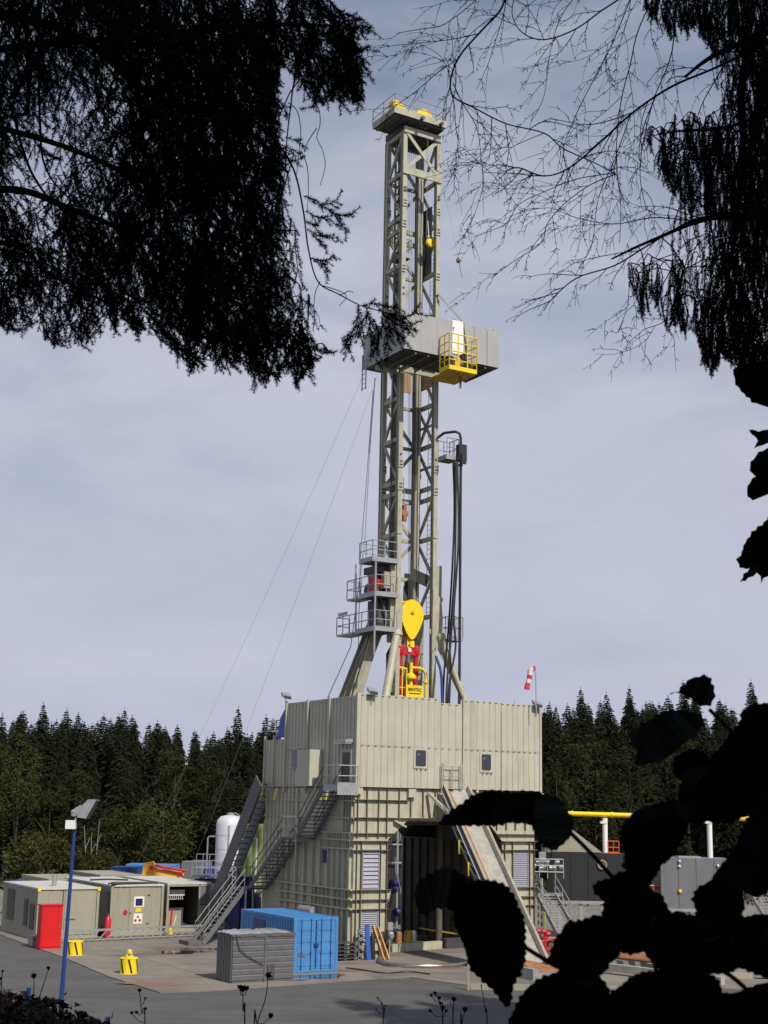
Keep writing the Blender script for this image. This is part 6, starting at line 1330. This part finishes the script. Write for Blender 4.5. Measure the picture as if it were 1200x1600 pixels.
for pp,D in (([(888,1298),(925,1335),(960,1375),(1010,1440),(1050,1700)],1.5),([(820,1480),(860,1505),(900,1530),(960,1600),(1000,1750)],1.4),([(1108,1108),(1135,1135),(1170,1170),(1210,1230),(1260,1500)],1.6),([(1100,1560),(1060,1510),(1020,1480),(980,1470)],1.4),([(1010,1440),(1100,1500),(1160,1540),(1250,1640)],1.4)):
    c=curve([atD(x,y,D) for x,y in pp],6); ST.tube(c,.0022,7)
g0=Vector((.75,1.9,hgt(.75,1.9)))
for x,y,D in ((1050,1700,1.5),(1000,1750,1.4),(1260,1500,1.6),(1250,1640,1.4)): ST.tube([atD(x,y,D),atD(x,y,D).lerp(g0,.5)+Vector((.05,0,0)),g0],.004,6,r2=.008)
part('stem',ST,twigm,hs)
h2=thing('edge_sapling','black silhouetted sapling leaves poking in at the right photo edge','sapling',(1.3,2.9,hgt(1.3,2.9)),'world')
for i,(o_,D_) in enumerate((([(1146,584),(1160,572),(1200,560),(1260,560),(1260,640),(1205,634),(1186,631),(1172,622),(1160,610),(1150,600)],2.8),
 ([(1171,672),(1186,674),(1200,670),(1230,668),(1230,690),(1200,694),(1180,700),(1186,688)],2.7),([(1182,712),(1200,700),(1240,700),(1240,760),(1200,772),(1172,780),(1170,760),(1184,740),(1171,735),(1173,722)],2.7),
 ([(1190,820),(1210,800),(1260,800),(1260,880),(1200,884),(1180,886),(1157,886),(1158,868),(1164,846)],2.6),([(1155,912),(1160,902),(1180,886),(1210,880),(1230,900),(1200,898),(1190,908),(1182,896),(1170,904)],2.6))): pleaf(h2,o_,D_,70+i,tooth=2.6)
ST=MB(); ST.tube(curve([Vector((1.3,2.9,hgt(1.3,2.9))),atD(1300,1000,2.8),atD(1260,800,2.7),atD(1240,600,2.8),atD(1255,480,2.8)],6),.008,7,r2=.003); part('stem',ST,twigm,h2)
# ---- weeds at the bottom ----
def weed(lab,pts,heads,D,hr,name='seed_head_weed'):
    tip=atD(pts[0][0],pts[0][1],D); base=atD(pts[-1][0],pts[-1][1],D); bx,by=base.x,base.y; z0=hgt(bx,by)
    t_=thing(name,lab,'weed',(bx,by,z0),'world',None); s=MB(); c=curve([Vector((bx+.02,by,z0))]+[atD(x,y,D) for x,y in pts[::-1]],5); s.tube(c,.0028,5,r2=.0014)
    k=Shoots()
    for hx,hy,h_ in heads:
        p=atD(hx,hy,D); q=min(c,key=lambda v:(v-p).length+abs(v.z-p.z+.03)); s.tube([q,q.lerp(p,.5)+Vector((0,0,-.01)),p],.0013,4)
        for j in range(26):
            a=rr.uniform(0,6.28); e_=Vector((math.cos(a),math.sin(a),rr.uniform(-.2,1.6))).normalized()*hr*h_*rr.uniform(.6,1.1); s.tube([p-Vector((0,0,hr*h_*.4)),p+e_*.6,p+e_*.9+Vector((0,0,.1*hr))],.0016,3,cap=False)
        s.lathe(p,[(0,-hr*h_*.6),(hr*h_*.45,-hr*.2),(hr*h_*.6,hr*h_*.2),(hr*h_*.35,hr*h_*.6),(0,hr*h_*.5)],7)
    part('stem_and_heads',s,weedm,t_)
weed('dark round seed head on a thin stem left of the lamp post',[(53,1526),(52,1560),(44,1640)],[(53,1526,1.1)],5.2,.013)
weed('small seed head on a leaning stem just left of the lamp post',[(76,1513),(66,1545),(52,1590),(40,1660)],[(76,1513,.7)],5.4,.013)
weed('dark cup shaped seed head in front of the grey crate',[(379,1546),(380,1580),(381,1660)],[(379,1546,1.5),(374,1543,.8),(386,1545,.8)],4.6,.012)
weed('pair of seed heads on a curved stem below the grey crate',[(419,1525),(415,1560),(402,1600),(395,1660)],[(419,1525,1.2),(423,1588,1.1)],4.9,.013)
weed('slender branching weed with four small heads below the striped drum',[(218,1548),(221,1580),(225,1660)],[(218,1548,.7),(227,1577,.6),(213,1582,.6),(206,1583,.6),(227,1560,.4)],5.6,.013)
weed('wispy branched weed left of the bottom centre',[(592,1560),(600,1580),(598,1650)],[(590,1560,.5),(596,1568,.4),(602,1572,.4),(588,1578,.4),(600,1585,.4)],6.2,.011)
weed('branched dark weed with many small heads right of the bottom centre',[(682,1555),(690,1580),(692,1650)],[(680,1552,.7),(674,1556,.6),(686,1560,.7),(693,1575,.7),(697,1580,.6),(672,1580,.6),(688,1568,.6)],5.2,.012)
weed('single dark seed head on a straight stem right of the bottom centre',[(709,1562),(708,1590),(708,1650)],[(709,1562,1.0)],5.4,.013)
weed('drooping dark seed head near the large hanging leaf',[(727,1578),(722,1600),(720,1660)],[(727,1578,1.0)],5.3,.013)
weed('faint thin stem with tiny tips left of the large hanging leaf',[(752,1540),(758,1580),(762,1650)],[(752,1540,.3)],5.8,.013)
weed('dead thistle head at the very left bottom',[(4,1518),(2,1540),(-4,1640)],[(4,1518,.5),(0,1530,.7)],6.,.013)
# ---- dark plants on the bank at bottom left ----
def clump(lab,cx,cy,Y,R,Hh,m,seed,n=900,name='bank_plant',lsz=.035):
    p=atY(cx,cy,Y); r0=np.random.default_rng(seed); C=r0.normal(size=(n,3))*[R*.45,R*.45,Hh*.28]+[0,0,Hh*.55]; C[:,2]=np.clip(C[:,2],.0,Hh); z0=p.z-Hh
    V,T=leafs(C+np.array([p.x,p.y,z0]),lsz); t_=thing(name,lab,'plant',(p.x,p.y,hgt(p.x,p.y)),'world'); o=bpy.data.objects.new('foliage',npmesh('foliage',V,T,m,(p.x,p.y,hgt(p.x,p.y)))); COL.objects.link(o); o.parent=t_
    s=MB(); rr2=random.Random(seed)
    for i in range(9): a=rr2.uniform(0,6.28); s.tube([(p.x,p.y,hgt(p.x,p.y)-.1),(p.x+R*.3*math.cos(a),p.y+R*.3*math.sin(a),p.z-Hh*.2)],.008,4,r2=.003)
    part('stem',s,weedm,t_)
rosy=mat('reddish plant',(.13,.03,.022),.9,0,.4,6.)
dkp=mat('dark bank plant',(.03,.032,.015),.9,0,.4,6.)
for i,(lab,cx,cy,Y,R,Hh,m,n) in enumerate((('reddish low plant at the left edge of the bank',18,1556,11,.16,.3,rosy,700),('dark clump right of the reddish plant',50,1562,10,.2,.4,dkp,900),('dark broad plant beside the blue fence post',76,1566,9.5,.12,.5,dkp,900),('dark wide clump filling the bottom left corner',10,1585,8,.4,.5,dkp,2200),('dark clump under the lamp post foot',95,1588,8.5,.22,.35,dkp,1000),('small dark hooked plant right of the lamp post foot',140,1596,8,.08,.25,dkp,350),('brownish low plant left of the bottom centre',118,1600,8,.2,.25,dkp,500))): clump(lab,cx,cy,Y,R,Hh,m,60+i,n)
print('spruces',cnt)
